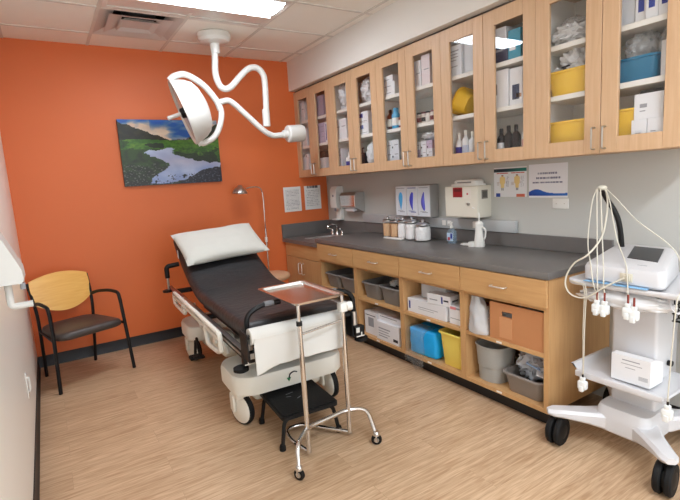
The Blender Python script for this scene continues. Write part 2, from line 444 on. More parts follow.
for i in range(4):
    y1 = -WS-WU*i-.0005; y0 = y1-WU+.001
    t = thing('base_cabinet', unit_labels[i], 'cabinet', (-.3, (y0+y1)/2, 0), 0, 'row of open base cabinets')
    b = M(); w = .022
    ya = y0+(.03 if i == 3 else w); yb = y1-w
    b.box(FX, -.002, yb, y1, KICKZ, .869); b.box(FX, -.002, y0, ya, KICKZ if i < 3 else .002 if False else KICKZ, .869)
    b.box(FX, -.002, ya, yb, KICKZ, .125); b.box(-.02, -.002, ya, yb, .125, .869)
    b.box(FX+.03, -.02, ya, yb, .84, .869); b.box(FX+.004, FX+.05, ya, yb, .69, .705)
    part('carcass', b, MAPLE_BV, t)
    b = M(); b.box(FX+.003, -.021, ya+.001, yb-.001, .42, .444, .001, 1); sh = part('shelf', b, MAPLE_B, t)
    for (zz, nm) in ((.421, 'shelf'), (.102, 'lower')):
        b = M(); yc = (ya+yb)/2+.02; b.box(FX-.0008 if zz < .2 else FX+.002, FX+.004, yc-.02, yc+.02, zz+.004, zz+.016)
        part('shelf_label', b, LABELP, t, label='small white shelf label')
    b = M(); b.box(FX-.02, FX-.001, y0+.003, y1-.003, .712, .866, .002, 1); b.box(FX-.001, -.08, ya+.02, yb-.02, .73, .835)
    d = part('drawer', b, MAPLE_B, t)
    b = M(); pull(b, FX-.02, (y0+y1)/2, .787); part('pull', b, KN, d)
# ------------------------------------------------------------------ worktops
t = thing('worktop', 'long charcoal laminate worktop with backsplash along the right wall', 'worktop', (-.32, -2, .87))
b = M(); b.box(-.64, -.0005, -WS-4*WU-.012, -WS+.02, .87, .91, .004, 2); part('top', b, LAMINATE, t)
b = M(); b.box(-.02, -.0005, -WS-4*WU-.012, -WS+.02, .9105, 1.01, .002, 1); part('backsplash', b, LAMINATE, t)
t = thing('sink_worktop', 'lower charcoal laminate worktop around the corner sink', 'worktop', (-.32, -.4, .82))
b = M(); x0, x1, y0, y1 = -.625, -.0005, -WS+.021, -.0005; hx0, hx1, hy0, hy1 = -.50, -.16, -.66, -.30
b.box(x0, hx0, y0, y1, .82, .86); b.box(hx1, x1, y0, y1, .82, .86); b.box(hx0, hx1, y0, hy0, .82, .86); b.box(hx0, hx1, hy1, y1, .82, .86)
part('top', b, LAMINATE, t)
b = M(); b.box(-.02, -.0005, y0, -.021, .8605, 1.01, .002, 1); b.box(-.625, -.0005, -.0205, -.0005, .8605, 1.01, .002, 1); part('backsplash', b, LAMINATE, t)
t = thing('sink', 'stainless steel sink basin set in the corner worktop', 'sink', (-.33, -.48, .86))
b = M(); cx, cy = -.33, -.48
rg = lambda w, h, z, r: [(x, y, z) for x, y in rrect(cx, cy, w, h, r)]
b.loft([rg(.37, .39, .8602, .05), rg(.37, .39, .864, .05), rg(.345, .365, .8645, .045), rg(.325, .345, .85, .045), rg(.31, .33, .72, .05), rg(.28, .30, .70, .05)], cap0=False, cap1=True)
b.loft([rg(.33, .35, .8602, .045), rg(.318, .338, .72, .05), rg(.285, .305, .697, .05)], cap0=False, cap1=True)
part('basin', b, STEEL, t)
b = M(); b.lathe([(.04, .701), (.04, .704), (.03, .704), (.028, .702)], (cx, cy, 0), 20); part('drain', b, CHROME, t)
t = thing('faucet', 'chrome two-handle faucet behind the corner sink', 'faucet', (-.10, -.33, .86))
FYC = -.33
b = M(); b.lathe([(.026, .8605), (.024, .875), (.016, .885), (.014, .90)], (-.10, FYC, 0), 18)
b.tube(spline([(-.10, FYC, .88), (-.10, FYC, .955), (-.12, FYC, .965), (-.17, FYC, .98), (-.215, FYC, .965), (-.225, FYC, .94)], 6), .0105, 10); part('spout', b, CHROME, t)
for dy in (-.1, .1):
    b = M(); b.lathe([(.024, .8605), (.022, .88), (.014, .892), (.012, .915)], (-.10, FYC+dy, 0), 16)
    b.rod((-.10, FYC+dy, .91), (-.15, FYC+dy*1.4, .94), .008, .006, 10); part('handle', b, CHROME, t)
# ------------------------------------------------------------------ stretcher (own axes: x across, y towards the head)
VINYL = mt('black_vinyl', (36, 36, 38), .46, bump=.5, bscale=14, stretch=(1, 2.4, 1))
FRAMEB = mt('black_frame_paint', (15, 15, 17), .45, spec=.35)
BONE = mt('bone_enamel', (232, 231, 222), .35)
BR = math.radians(-2.5)
bed = thing('hospital_stretcher', 'black-padded wheeled hospital stretcher with raised backrest and cream base', 'hospital bed', (-1.66, -2.40, 0), BR)
def bp(name, b, m, t=bed, **k): return part(name, b, m, t, world=False, **k)
# mattress: side profile swept across with rounded shoulders
top = [(0.03, .655), (.05, .69), (.12, .703), (.4, .703), (.7, .70), (1.0, .70), (1.15, .708), (1.28, .738), (1.4, .782), (1.52, .835), (1.64, .9), (1.74, .962), (1.82, 1.018), (1.86, 1.055)]
prof = spline([(0, y, z) for y, z in top], 4)
def station(q, i):
    a = prof[max(i-1, 0)]; c = prof[min(i+1, len(prof)-1)]
    d = (c-a).normalized(); nrm = Vector((0, -d.z, d.y))
    th = .095 if i > 2 else .075
    R = []
    for u, w in ((-.33, -.05), (-.325, -.02), (-.305, -.004), (-.27, 0), (-.14, .003), (0, .004), (.14, .003), (.27, 0), (.305, -.004), (.325, -.02), (.33, -.05), (.325, -.08), (.30, -th), (0, -th), (-.30, -th), (-.325, -.08)):
        pt = q+nrm*w; R.append((u, pt.y, pt.z))
    return R
b = M(); b.loft([station(q, i) for i, q in enumerate(prof)]); bp('mattress', b, VINYL, smooth=50)
b = M(); b.box(-.3, .3, .03, 1.12, .572, .602, .006); bp('litter_deck', b, FRAMEB)
back = [(1.13, .60), (1.28, .628), (1.42, .67), (1.56, .735), (1.7, .82), (1.84, .925)]
b = M(); b.loft([[(-.29, y, z), (.29, y, z), (.29, y+.012, z-.022), (-.29, y+.012, z-.022)] for y, z in back]); bp('backrest_frame', b, FRAMEB)
b = M(); b.rod((-.2, 1.25, .56), (-.2, 1.62, .745), .016, mi=0); b.rod((.2, 1.25, .56), (.2, 1.62, .745), .016); bp('backrest_strut', b, STEEL)
# pale strap on the backrest's left edge
b = M(); b.loft([[(-.336, 1.715+.0*k, z), (-.336, 1.735, z+.012), (-.331, 1.735, z+.012), (-.331, 1.715, z)] for k, z in enumerate((.885, .915, .945))]); bp('backrest_strap', b, CARD)
for s in (-1, 1):
    b = M(); b.box(s*.338, s*.372, -.03, 2.0, .535, .582, .004, mi=0); b.box(s*.372, s*.375, 0, 1.98, .553, .566, mi=1); b.box(s*.345, s*.372, 0, 1.98, .5822, .5852, mi=1)
    bp('side_rail_channel', b, [FRAMEB, STEEL])
b = M(); b.box(-.338, .338, -.02, .03, .535, .572, .004); b.box(-.338, .338, 1.94, 1.99, .535, .572, .004); b.box(-.338, .338, .95, 1.0, .52, .55, .004); bp('cross_bar', b, FRAMEB)
for s in (-1, 1):   # bumper corner blocks at the foot
    b = M(); b.box(s*.318, s*.382, -.073, -.03, .515, .582, .004, mi=0)
    b.box(s*.322, s*.345, -.0755, -.0725, .545, .575, mi=1); b.box(s*.322, s*.378, -.0755, -.0725, .518, .524, mi=1); b.box(s*.355, s*.362, -.0755, -.0725, .524, .545, mi=1)
    bp('corner_bracket', b, [FRAMEB, ENAMEL])
    b = M(); b.lathe([(.021, .585), (.021, .665), (.017, .67)], (s*.335, -.03, 0), 14); bp('handle_socket', b, STEEL)
    b = M(); b.lathe([(.03, .47), (.042, .476), (.042, .494), (.03, .50)], (s*.385, -.02, 0), 20); bp('bumper_wheel', b, RUBBER)
# push bars at the foot: black grips curving up and inwards
for s in (-1, 1):
    b = M(); pth = fillet([(s*.335, -.03, .665), (s*.335, -.03, .775), (s*.255, -.025, .815), (s*.13, -.015, .815)], .07, 8)
    b.tube(pth, .0145, 12); g = bp('push_handle', b, FRAMEB)
    b = M(); b.tube([(s*.225, -.0225, .8165), (s*.17, -.018, .8165)], .0158, 12); part('grip_sleeve', b, mt('grey_grip', (120, 122, 126), .5), g, world=False)
# folded side rails, white tubes
for s in (-1, 1):
    b = M(); x = s*.402
    b.tube(fillet([(x, .30, .495), (x, .30, .60), (x, 1.72, .60), (x, 1.72, .50)], .04), .0155, 10)
    b.tube([(x, .31, .56), (x, 1.71, .56)], .013, 10)
    b.tube(fillet([(x, .30, .50), (x, .36, .47), (x, .62, .45), (x, .66, .52), (x, .66, .59)], .04), .015, 10)
    b.tube(fillet([(x, 1.3, .59), (x, 1.3, .50), (x, 1.68, .50), (x, 1.72, .54)], .04), .015, 10)
    b.box(x-.03 if s > 0 else x+.004, x-.004 if s > 0 else x+.03, .45, .5, .50, .56); b.box(x-.03 if s > 0 else x+.004, x-.004 if s > 0 else x+.03, 1.45, 1.5, .50, .56)
    bp('folded_side_rail', b, BONE)
# head end push handle and reddish rail end
b = M(); b.box(-.40, -.365, 1.5, 2.03, .592, .604, .004); bp('rail_end', b, mt('rust_red_paint', (120, 52, 44), .35))
b = M(); b.tube([(-.40, 1.98, .56), (-.40, 1.98, .70)], .011, 10, mi=0)
b.tube(fillet([(-.40, 1.98, .685), (-.40, 1.98, .79), (-.29, 1.97, .80)], .03), .021, 12, mi=1); b.lathe([(.03, .555), (.045, .56), (.045, .575), (.03, .58)], (-.41, 1.98, 0), 16, mi=1)
bp('head_push_handle', b, [STEEL, FRAMEB])
b = M(); b.tube([(.36, 1.98, .56), (.36, 1.98, .70)], .011, 10, mi=0)
b.tube(fillet([(.36, 1.98, .685), (.36, 1.98, .79), (.29, 1.97, .80)], .03), .021, 12, mi=1); bp('head_push_handle', b, [STEEL, FRAMEB])
# undercarriage
for y0, nm in ((.13, 'foot'), (1.36, 'head')):
    b = M()
    foot = nm == 'foot'
    ol = rrect(-.01, y0+.22, .74, .44, .13, 7)
    def sc(k, z): return [(x*k, (y-y0-.22)*k+y0+.22, z) for x, y in ol]
    b.loft([sc(.98, .238), sc(1, .245), sc(1, .33), sc(.975, .35), sc(.9, .357)])
    b.box(-.235, .235, y0+.14, y0+.40, .13, .239, .03, 3)
    bp('base_hood', b, BONE, smooth=40)
b = M(); b.box(-.12, .12, .5, 1.6, .2, .29, .02); bp('base_beam', b, CREAM)
for y in (.42, 1.64):
    b = M(); b.lathe([(.075, .37), (.075, .46), (.06, .462), (.06, .54)], (0, y, 0), 24); bp('lift_column', b, STEEL)
for y in (.30, 1.62):
    for s in (-1, 1):
        x = s*.31; wa = (math.cos(.36), math.sin(.36), 0) if s < 0 else (1, 0, 0)
        b = M(); b.lathe([(.088, -.018), (.1, -.015), (.104, 0), (.1, .015), (.088, .018)], (x, y, .104), 32, wa); w = bp('caster', b, RUBBER)
        b = M(); b.lathe([(.005, -.03), (.07, -.029), (.091, -.0185), (.091, .0185), (.07, .029), (.005, .03)], (x, y, .104), 28, wa); part('wheel_cover', b, BONE, w, world=False, label='cream wheel disc')
        b = M(); b.box(x-.045, x+.045, y-.05, y+.07, .175, .239, .02); b.box(x-.056, x-.036, y+.0, y+.07, .085, .2, .008); b.box(x+.036, x+.056, y+.0, y+.07, .085, .2, .008); part('fork', b, BONE, w, world=False)
b = M(); b.box(-.43, -.33, 1.16, 1.24, .16, .19, .012); b.tube([(-.34, 1.36, .25), (-.38, 1.22, .175)], .012); bp('brake_pedal', b, RUBBER)
b = M(); b.box(-.42, -.34, 1.05, 1.11, .20, .22, .01); b.tube([(-.33, 1.36, .27), (-.37, 1.09, .21)], .011); bp('brake_pedal', b, RUBBER)
b = M(); b.lathe([(.07, -.06), (.075, -.04), (.075, .04), (.07, .06)], (-.27, .74, .40), 24, (1, 0, 0)); b.lathe([(.05, -.05), (.05, .05)], (-.3, .9, .42), 20, (1, 0, 0)); b.box(-.3, .1, .66, 1.05, .3, .42, .04, 3); bp('lift_cylinder', b, CREAM)
for y in (.62, 1.35):
    for s in (-1, 1):
        b = M(); b.tube([(s*.28, y, .35), (s*.3, y+.12, .535)], .014); bp('lift_link', b, BONE)
# green arrow on the hood by the step stool
b = M(); b.tube(spline([(.0, .126, .318), (-.02, .126, .325), (-.045, .126, .315), (-.055, .126, .292)], 5), .004, 6, mi=0); b.lathe([(.013, 0), (.001, .024)], (-.056, .126, .294), 8, (0, 0, -1), mi=1); bp('arrow_marking', b, [INKDARK, mt('green_ink', (20, 130, 70), .5)], label='curved black arrow with green tip')
# ------------------------------------------------------------------ paper roll hung at the foot
PAPER = mt('exam_paper', (212, 212, 208), .75, bump=.15, bscale=9)
t = thing('exam_paper_roll', 'white roll of exam paper hanging at the foot of the stretcher', 'paper roll', (-1.66, -2.40, 0), BR)
yc, zc = -.13, .688
b = M(); b.lathe([(.016, -.36), (.044, -.36), (.044, .19), (.016, .19)], (0, yc, zc), 32, (1, 0, 0), cap0=False, cap1=False)
b.lathe([(.016, .19), (.016, -.36)], (0, yc, zc), 20, (1, 0, 0), cap0=False, cap1=False); part('roll', b, PAPER, t, world=False)
b = M(); b.rod((-.372, yc, zc), (.25, yc, zc), .012); part('spindle', b, BLACK, t, world=False)
for xx in (-.38, .25):
    b = M(); b.box(xx, xx+.008, yc-.02, -.031, zc-.13, zc+.02, .002, 1); part('bracket', b, FRAMEB, t, world=False)
def sheetf(u, v):
    x = -.35+u*.53
    hang = .178-.02*math.sin(u*PI*.9)-.012*u+.01*noise.noise((u*7, 1.3, 0))+.006*noise.noise((u*22, 3, 0))
    wav = .009*math.sin(u*9+v*2)*v+.012*noise.noise((u*3, v*2, 5))*v
    if v < .12:      # comes off the lower front of the roll
        a = PI*1.0+(v/.12)*.35
        return (x, yc+.0449*math.cos(a), zc+.0449*math.sin(a))
    k = (v-.12)/.88; a = PI+.35
    return (x, yc+.0449*math.cos(a)-wav*k+.004*k, zc+.0449*math.sin(a)-k*hang)
b = M(); b.grid(sheetf, 44, 30); o = part('hanging_sheet', b, PAPER, t, world=False, smooth=60)
sd = o.modifiers.new('thickness', 'SOLIDIFY'); sd.thickness = .0008
# ------------------------------------------------------------------ pillow on the backrest
COTTON = mt('white_cotton', (196, 196, 189), .8, bump=.35, bscale=16)
b = M()
def pill(face):
    def f(u, v):
        x = (u-.5)*2; y = (v-.5)*2
        e = (max(0, 1-abs(x)**2.6)*max(0, 1-abs(y)**2.6))**.42
        z = face*(.062*e)*(1+.12*noise.noise((x*1.7, y*1.7, face)))+.006*noise.noise((x*4, y*4, face*2))*e
        sq = 1-.045*(abs(y)**2)*(1-abs(x)) ; sx = 1-.03*(1-y*y)*abs(x)**3
        return (x*.365*sx, y*.228*sq*(1-.06*(1-x*x)*abs(y)), z)
    return f
b.grid(pill(1), 36, 24); b.grid(pill(-1), 36, 24)
bmesh.ops.remove_doubles(b.bm, verts=b.bm.verts, dist=.0006)
tilt = math.radians(30)
Mx = Matrix.Translation((.02, 1.64, .985)) @ Matrix.Rotation(tilt, 4, 'X') @ Matrix.Rotation(math.radians(5), 4, 'Z')
b.bm.transform(Mx)
solo('pillow', b, COTTON, 'white cotton pillow on the raised backrest of the stretcher', 'pillow', (-1.66, -2.40, 0), BR, world=False, smooth=80)
# ------------------------------------------------------------------ mayo stand and its tray
t = thing('mayo_stand', 'chrome wheeled instrument stand at the foot of the stretcher', 'instrument stand', (-1.66, -2.65, 0))
PL, PRT = (-1.803, -2.66), (-1.519, -2.63)
for (x, y), nm in ((PL, 0), (PRT, 1)):
    b = M(); b.rod((x, y, .028), (x, y, .74 if not nm else .80), .0135, seg=14); part('post', b, CHROME, t)
    b = M(); b.rod((x, y, .74 if not nm else .80), (x, y, .8392), .0095, seg=12); part('inner_post', b, CHROME, t)
b = M(); b.lathe([(.016, 0), (.016, .022)], (PL[0], PL[1], .735), 14); part('collar', b, BLACK, t)
b = M(); b.rod((PL[0], PL[1], .686), (PRT[0], PRT[1], .70), .0065); part('cross_bar', b, CHROME, t)
b = M(); b.box(PRT[0]-.024, PRT[0]+.03, PRT[1]-.024, PRT[1]+.024, .745, .80, .012); b.lathe([(.024, 0), (.024, .03)], (PRT[0]+.02, PRT[1]-.012, .775), 16, (1, -.3, 0)); part('clamp_knob', b, WHITE, t, label='white clamp knob')
b = M()
b.tube(fillet([(-1.935, -2.80, .055), (-1.918, -2.765, .165), (-1.80, -2.65, .165), (-1.52, -2.62, .165), (-1.425, -2.68, .165), (-1.445, -2.785, .055)], .055, 8), .0125, 12); part('front_arch', b, CHROME, t)
b = M(); b.tube(fillet([(PL[0], PL[1], .032), (-1.83, -2.50, .032), (-1.80, -2.37, .032), (-1.70, -2.37, .032), (PRT[0], PRT[1], .032)], .05, 8), .0115, 12); part('base_loop', b, CHROME, t)
for x, y, a in ((-1.935, -2.80, .5), (-1.445, -2.785, .9)):
    d = Vector((math.cos(a), math.sin(a), 0)); 
    b = M(); b.lathe([(.014, -.01), (.026, -.01), (.0295, -.006), (.0295, .006), (.026, .01), (.014, .01)], (x, y, .0305), 24, d); c = part('caster', b, RUBBER, t)
    b = M(); b.lathe([(.014, -.012), (.014, .012)], (x, y, .0305), 16, d); part('hub', b, STEEL, c)
    b = M(); q = Vector((x, y, 0))
    for s in (-1, 1):
        o = q+d*s*.016; b.tube([(o.x, o.y, .026), (o.x, o.y, .055)], .005, 8)
    b.lathe([(.019, .055), (.019, .066), (.013, .078)], (x, y, 0), 14); part('fork', b, CHROME, c)
TRAYM = mt('polished_steel_tray', (226, 222, 220), .2, 1.)
b = M(); cx, cy = -1.677, -2.435
def rr(w, h, z, r): return [(x, y, z) for x, y in rrect(cx, cy, w, h, r, 5)]
b.loft([rr(.318, .49, .858, .03), rr(.278, .45, .858, .022), rr(.27, .442, .843, .02), rr(.265, .437, .841, .018)], cap0=False, cap1=True)
b.loft([rr(.318, .49, .8575, .03), rr(.316, .488, .8545, .03), rr(.28, .452, .855, .024), rr(.272, .444, .8395, .022)], cap0=False, cap1=True)
bmesh.ops.rotate(b.bm, cent=(cx, cy, 0), matrix=Matrix.Rotation(math.radians(0), 3, 'Z'), verts=b.bm.verts)
solo('instrument_tray', b, TRAYM, 'empty shiny steel instrument tray on the chrome wheeled stand', 'tray', (cx, cy, .84), smooth=30)
# ------------------------------------------------------------------ step stool
sx, sy, srz = -1.70, -2.345, math.radians(-4)
t = thing('step_stool', 'low black step stool at the foot of the stretcher', 'step stool', (sx, sy, 0), srz)
MATT = mt('black_rubber_mat', (18, 18, 19), .65, spec=.3, bump=.4, bscale=120)
b = M(); b.prism(rrect(0, 0, .345, .415, .025), 'z', .178, .199); part('step_top', b, BLACK, t, world=False)
b = M(); b.prism(rrect(0, 0, .325, .395, .02), 'z', .1992, .205); part('mat', b, MATT, t, world=False)
b = M(); random.seed(3)
for (x, y, l, a) in ((-.03, .05, .05, .2), (.0, -.03, .035, .5), (-.05, .01, .03, -.3)):
    d = Vector((math.cos(a), math.sin(a), 0)); n2 = Vector((-d.y, d.x, 0))*.002; q = Vector((x, y, .2054))
    b.quad([q-d*l/2-n2, q+d*l/2-n2, q+d*l/2+n2, q-d*l/2+n2])
part('scuff_marks', b, INK, t, world=False, label='pale scuff marks')
for ax in (-1, 1):
    for ay in (-1, 1):
        b = M(); top_, ft = (ax*.145, ay*.165, .178), (ax*.178, ay*.178, .006)
        b.tube(fillet([(ax*.06, ay*.165, .17), (ax*.15, ay*.165, .17), ft], .04, 6), .0115, 10); l = part('leg', b, BLACK, t, world=False)
        b = M(); b.lathe([(.018, 0), (.018, .022), (.013, .035)], (ft[0]-ax*.001, ft[1], 0), 14); part('rubber_foot', b, RUBBER, l, world=False)
# ------------------------------------------------------------------ guest chair
CW = wood('honey_beech', (236, 178, 92), (248, 198, 114), 'x', .35)
GVIN = mt('grey_brown_vinyl', (66, 58, 54), .42, bump=.1, bscale=70)
t = thing('guest_chair', 'black-framed armchair with honey wood back and dark vinyl seat by the orange wall', 'chair', (-2.72, -.45, 0), math.radians(20))
def cp(n, b, m, **k): return part(n, b, m, t, world=False, **k)
b = M()
st = [(.0, .0), (.008, .018), (.03, .032)]
def seat_ring(k, z):
    P = []
    for x, y in rrect(0, 0, 1, 1, .2, 7):
        w = .262-(.045*(y+.5)); P.append((x*2*w*k, (y*.48)*k-.03, z+.012*(1-abs(x*2))*(1 if z > .43 else 0)))
    return P
b.loft([seat_ring(.96, .392), seat_ring(1, .399), seat_ring(1, .422), seat_ring(.97, .439), seat_ring(.85, .449), seat_ring(.5, .453)]); cp('seat', b, GVIN, smooth=60)
# legs, arms, posts
for s in (-1, 1):
    b = M(); b.tube(fillet([(s*.29, -.25, .002), (s*.272, -.225, .42), (s*.268, -.205, .60)], .2), .0135, 10); cp('leg', b, FRAMEB)
    b = M(); b.tube(fillet([(s*.268, -.205, .59), (s*.268, -.19, .655), (s*.262, -.06, .665), (s*.235, .10, .648), (s*.225, .20, .62)], .06, 8), .0135, 10, rs=None); cp('armrest', b, FRAMEB)
    b = M(); b.tube([(s*.2, .25, .002), (s*.213, .20, .42)], .0125, 10); cp('leg', b, FRAMEB)
    b = M(); b.tube(spline([(s*.213, .20, .41), (s*.218, .197, .55), (s*.225, .225, .68), (s*.232, .27, .79)], 6), .0125, 10); cp('back_post', b, FRAMEB)
    b = M(); b.tube([(s*.272, -.225, .40), (s*.213, .20, .40)], .011, 8); cp('seat_rail', b, FRAMEB)
b = M()
def backf(off):
    def f(u, v):
        x = (u-.5)*2; zt = .85-.045*x*x; zb = .535+.075*x*x
        z = zb+(zt-zb)*v; w = .212+.016*math.sin(v*PI)*.6+.012*v
        y = .20+.0*z+.27*max(0, z-.52)*.85-.028*(1-x*x)*0+.03*(1-x*x)*-.6+off
        return (x*w, y-.015, z)
    return f
b.grid(backf(-.006), 24, 14); b.grid(backf(.006), 24, 14)
es = [e for e in b.bm.edges if e.is_boundary]
bmesh.ops.bridge_loops(b.bm, edges=es)
cp('backrest', b, CW, label='honey-coloured curved wooden backrest', smooth=40)
b = M()
for s in (-1, 1): b.lathe([(.012, -.004), (.012, .012)], (s*.19, .215, .63), 12, (0, -1, 0))
# ------------------------------------------------------------------ floor exam lamp with gooseneck
t = thing('gooseneck_lamp', 'chrome gooseneck floor lamp between the stretcher and the orange wall', 'lamp', (-.875, -.135, 0))
b = M(); b.lathe([(.11, 0), (.11, .012), (.09, .022), (.02, .03), (.014, .05)], (-.875, -.135, 0), 28); part('base', b, mt('beige_enamel', (206, 190, 168), .4), t)
b = M(); b.rod((-.875, -.135, .03), (-.875, -.135, 1.0), .009); part('pole', b, CHROME, t)
b = M(); b.lathe([(.014, 0), (.014, .05)], (-.875, -.135, .86), 12); part('pole_joint', b, WHITE, t, label='white pole joint')
b = M(); b.tube(spline([(-.875, -.135, .99), (-.873, -.135, 1.15), (-.872, -.137, 1.3), (-.882, -.14, 1.40), (-.915, -.145, 1.437), (-.98, -.15, 1.447), (-1.06, -.155, 1.437)], 8), .0068, 10); part('gooseneck', b, CHROME, t)
b = M(); ax = Vector((-.12, -.03, -1)); 
b.lathe([(.012, -.05), (.02, -.045), (.03, -.03), (.052, -.012), (.072, .012), (.078, .035), (.076, .035), (.07, .013), (.05, -.009), (.026, -.026)], (-1.125, -.16, 1.425), 28, ax, cap0=True, cap1=True)
part('lamp_shade', b, STEEL, t)
b = M(); b.ball((-1.13, -.161, 1.405), .026, 2); part('bulb', b, mt('frosted_bulb', (230, 228, 220), .3), t)
# ------------------------------------------------------------------ round stool behind the stretcher
t = thing('round_stool', 'round tan-seated stool behind the stretcher by the orange wall', 'stool', (-.985, -.46, 0))
b = M(); b.lathe([(.13, .515), (.165, .518), (.18, .53), (.184, .55), (.178, .568), (.15, .579), (.0, .583)], (-.985, -.46, 0), 36); part('seat', b, mt('tan_vinyl', (206, 166, 132), .45), t, smooth=60)
b = M(); b.rod((-.985, -.46, .12), (-.985, -.46, .515), .025); part('column', b, CHROME, t)
for k in range(5):
    a = .4+2*PI*k/5; d = Vector((math.cos(a), math.sin(a), 0)); q = Vector((-.985, -.46, 0))
    b = M(); e = q+d*.22; b.tube([(q.x, q.y, .12), (*(q+d*.1)[:2], .11), (e.x, e.y, .075)], .014, 8); lg = part('leg', b, BLACK, t)
    b = M(); b.lathe([(.025, -.012), (.025, .012)], (e.x, e.y, .026), 16, Vector((-d.y, d.x, 0))); b.rod((e.x, e.y, .03), (e.x, e.y, .075), .008); part('caster', b, RUBBER, lg)
# ------------------------------------------------------------------ surgical light
LW = mt('surgical_light_enamel', (220, 220, 216), .3, coat=.2)
t = thing('surgical_light', 'white ceiling-hung surgical light with curved tubular arms', 'surgical light', (-1.42, -.67, H))
b = M(); b.lathe([(.05, H-.085), (.118, H-.072), (.138, H-.05), (.141, H-.012), (.134, H-.002)], (-1.42, -.67, 0), 40); part('ceiling_canopy', b, LW, t)
b = M(); b.lathe([(.038, H-.165), (.04, H-.08)], (-1.42, -.67, 0), 20); part('collar', b, LW, t)
YL = -.67
P2 = lambda pts: [(x, YL, z) for x, z in pts]
b = M(); b.tube(spline(P2([(-1.42, H-.1), (-1.43, 2.55), (-1.438, 2.43), (-1.41, 2.335), (-1.36, 2.308), (-1.302, 2.335), (-1.233, 2.405), (-1.164, 2.47), (-1.103, 2.504), (-1.041, 2.50), (-.998, 2.455), (-.985, 2.39), (-.99, 2.2), (-.998, 2.06)]), 6), .0275, 16); part('drop_arm', b, LW, t)
b = M(); b.lathe([(.026, 0), (.034, .004), (.034, .15), (.029, .156)], (-1.0, YL, 1.99), 20, (.012, 0, 1)); part('arm_sleeve', b, LW, t)
b = M(); b.tube(spline(P2([(-1.448, 2.18), (-1.391, 2.203), (-1.32, 2.2), (-1.188, 2.089), (-1.05, 1.966), (-.957, 1.913), (-.88, 1.912), (-.79, 1.925)]), 6), .0262, 14); part('swing_arm', b, LW, t)
b = M(); ax = Vector((1, 0, .06)); b.lathe([(.03, -.045), (.036, -.04), (.04, 0), (.072, .004), (.08, .015), (.08, .155), (.074, .168), (.03, .172)], (-.80, -.67, 1.923), 28, ax); part('counterweight', b, LW, t)
C0 = Vector((-1.742, -.67, 2.098)); nrm = Vector((-.916, .309, -.261)).normalized()
nrm = Vector((-.92, .19, -.32)).normalized()
dn = Vector((0, 0, -1)); dn = (dn-nrm*dn.dot(nrm)).normalized()
RH = .272
TOPP, BOT = C0-dn*RH, C0+dn*RH
b = M(); b.tube(spline([TOPP+nrm*.0, TOPP-nrm*.05+Vector((0, 0, .02)), Vector((-1.686, -.66, 2.408)), Vector((-1.554, YL, 2.331)), Vector((-1.457, YL, 2.213)), Vector((-1.425, YL, 2.13))], 6), .0262, 14)
b.tube(spline([Vector((-1.457, YL, 2.213)), Vector((-1.419, YL, 2.12)), Vector((-1.442, YL, 2.001)), Vector((-1.502, YL, 1.901)), Vector((-1.60, -.68, 1.848)), BOT-nrm*.03, BOT-nrm*.0], 6), .025, 14)
part('yoke', b, LW, t)
b = M(); K = RH/.352
b.lathe([(.352*K, .012), (.352*K, -.012), (.338*K, -.03), (.332*K, -.06), (.31*K, -.105), (.27*K, -.15), (.205*K, -.18), (.11*K, -.2), (.001, -.205)], C0, 48, nrm, cap0=False)
b.lathe([(.352*K, .012), (.335*K, .014), (.33*K, .002), (.328*K, -.006)], C0, 48, nrm, cap0=False, cap1=False)
part('lamp_head', b, LW, t, smooth=40)
b = M(); b.lathe([(.001, -.012), (.3*K, -.012), (.33*K, -.004)], C0, 48, nrm, cap0=False, cap1=False)
part('lens', b, mt('frosted_lens', (206, 196, 188), .15, coat=.5), t)
b = M(); b.lathe([(.045, -.01), (.042, .02), (.03, .026)], C0, 24, nrm, mi=0); part('handle_base', b, BLACK, t)
b = M(); b.lathe([(.018, .02), (.017, .05), (.017, .12), (.02, .13), (.015, .14)], C0, 20, nrm); part('handle', b, LW, t)
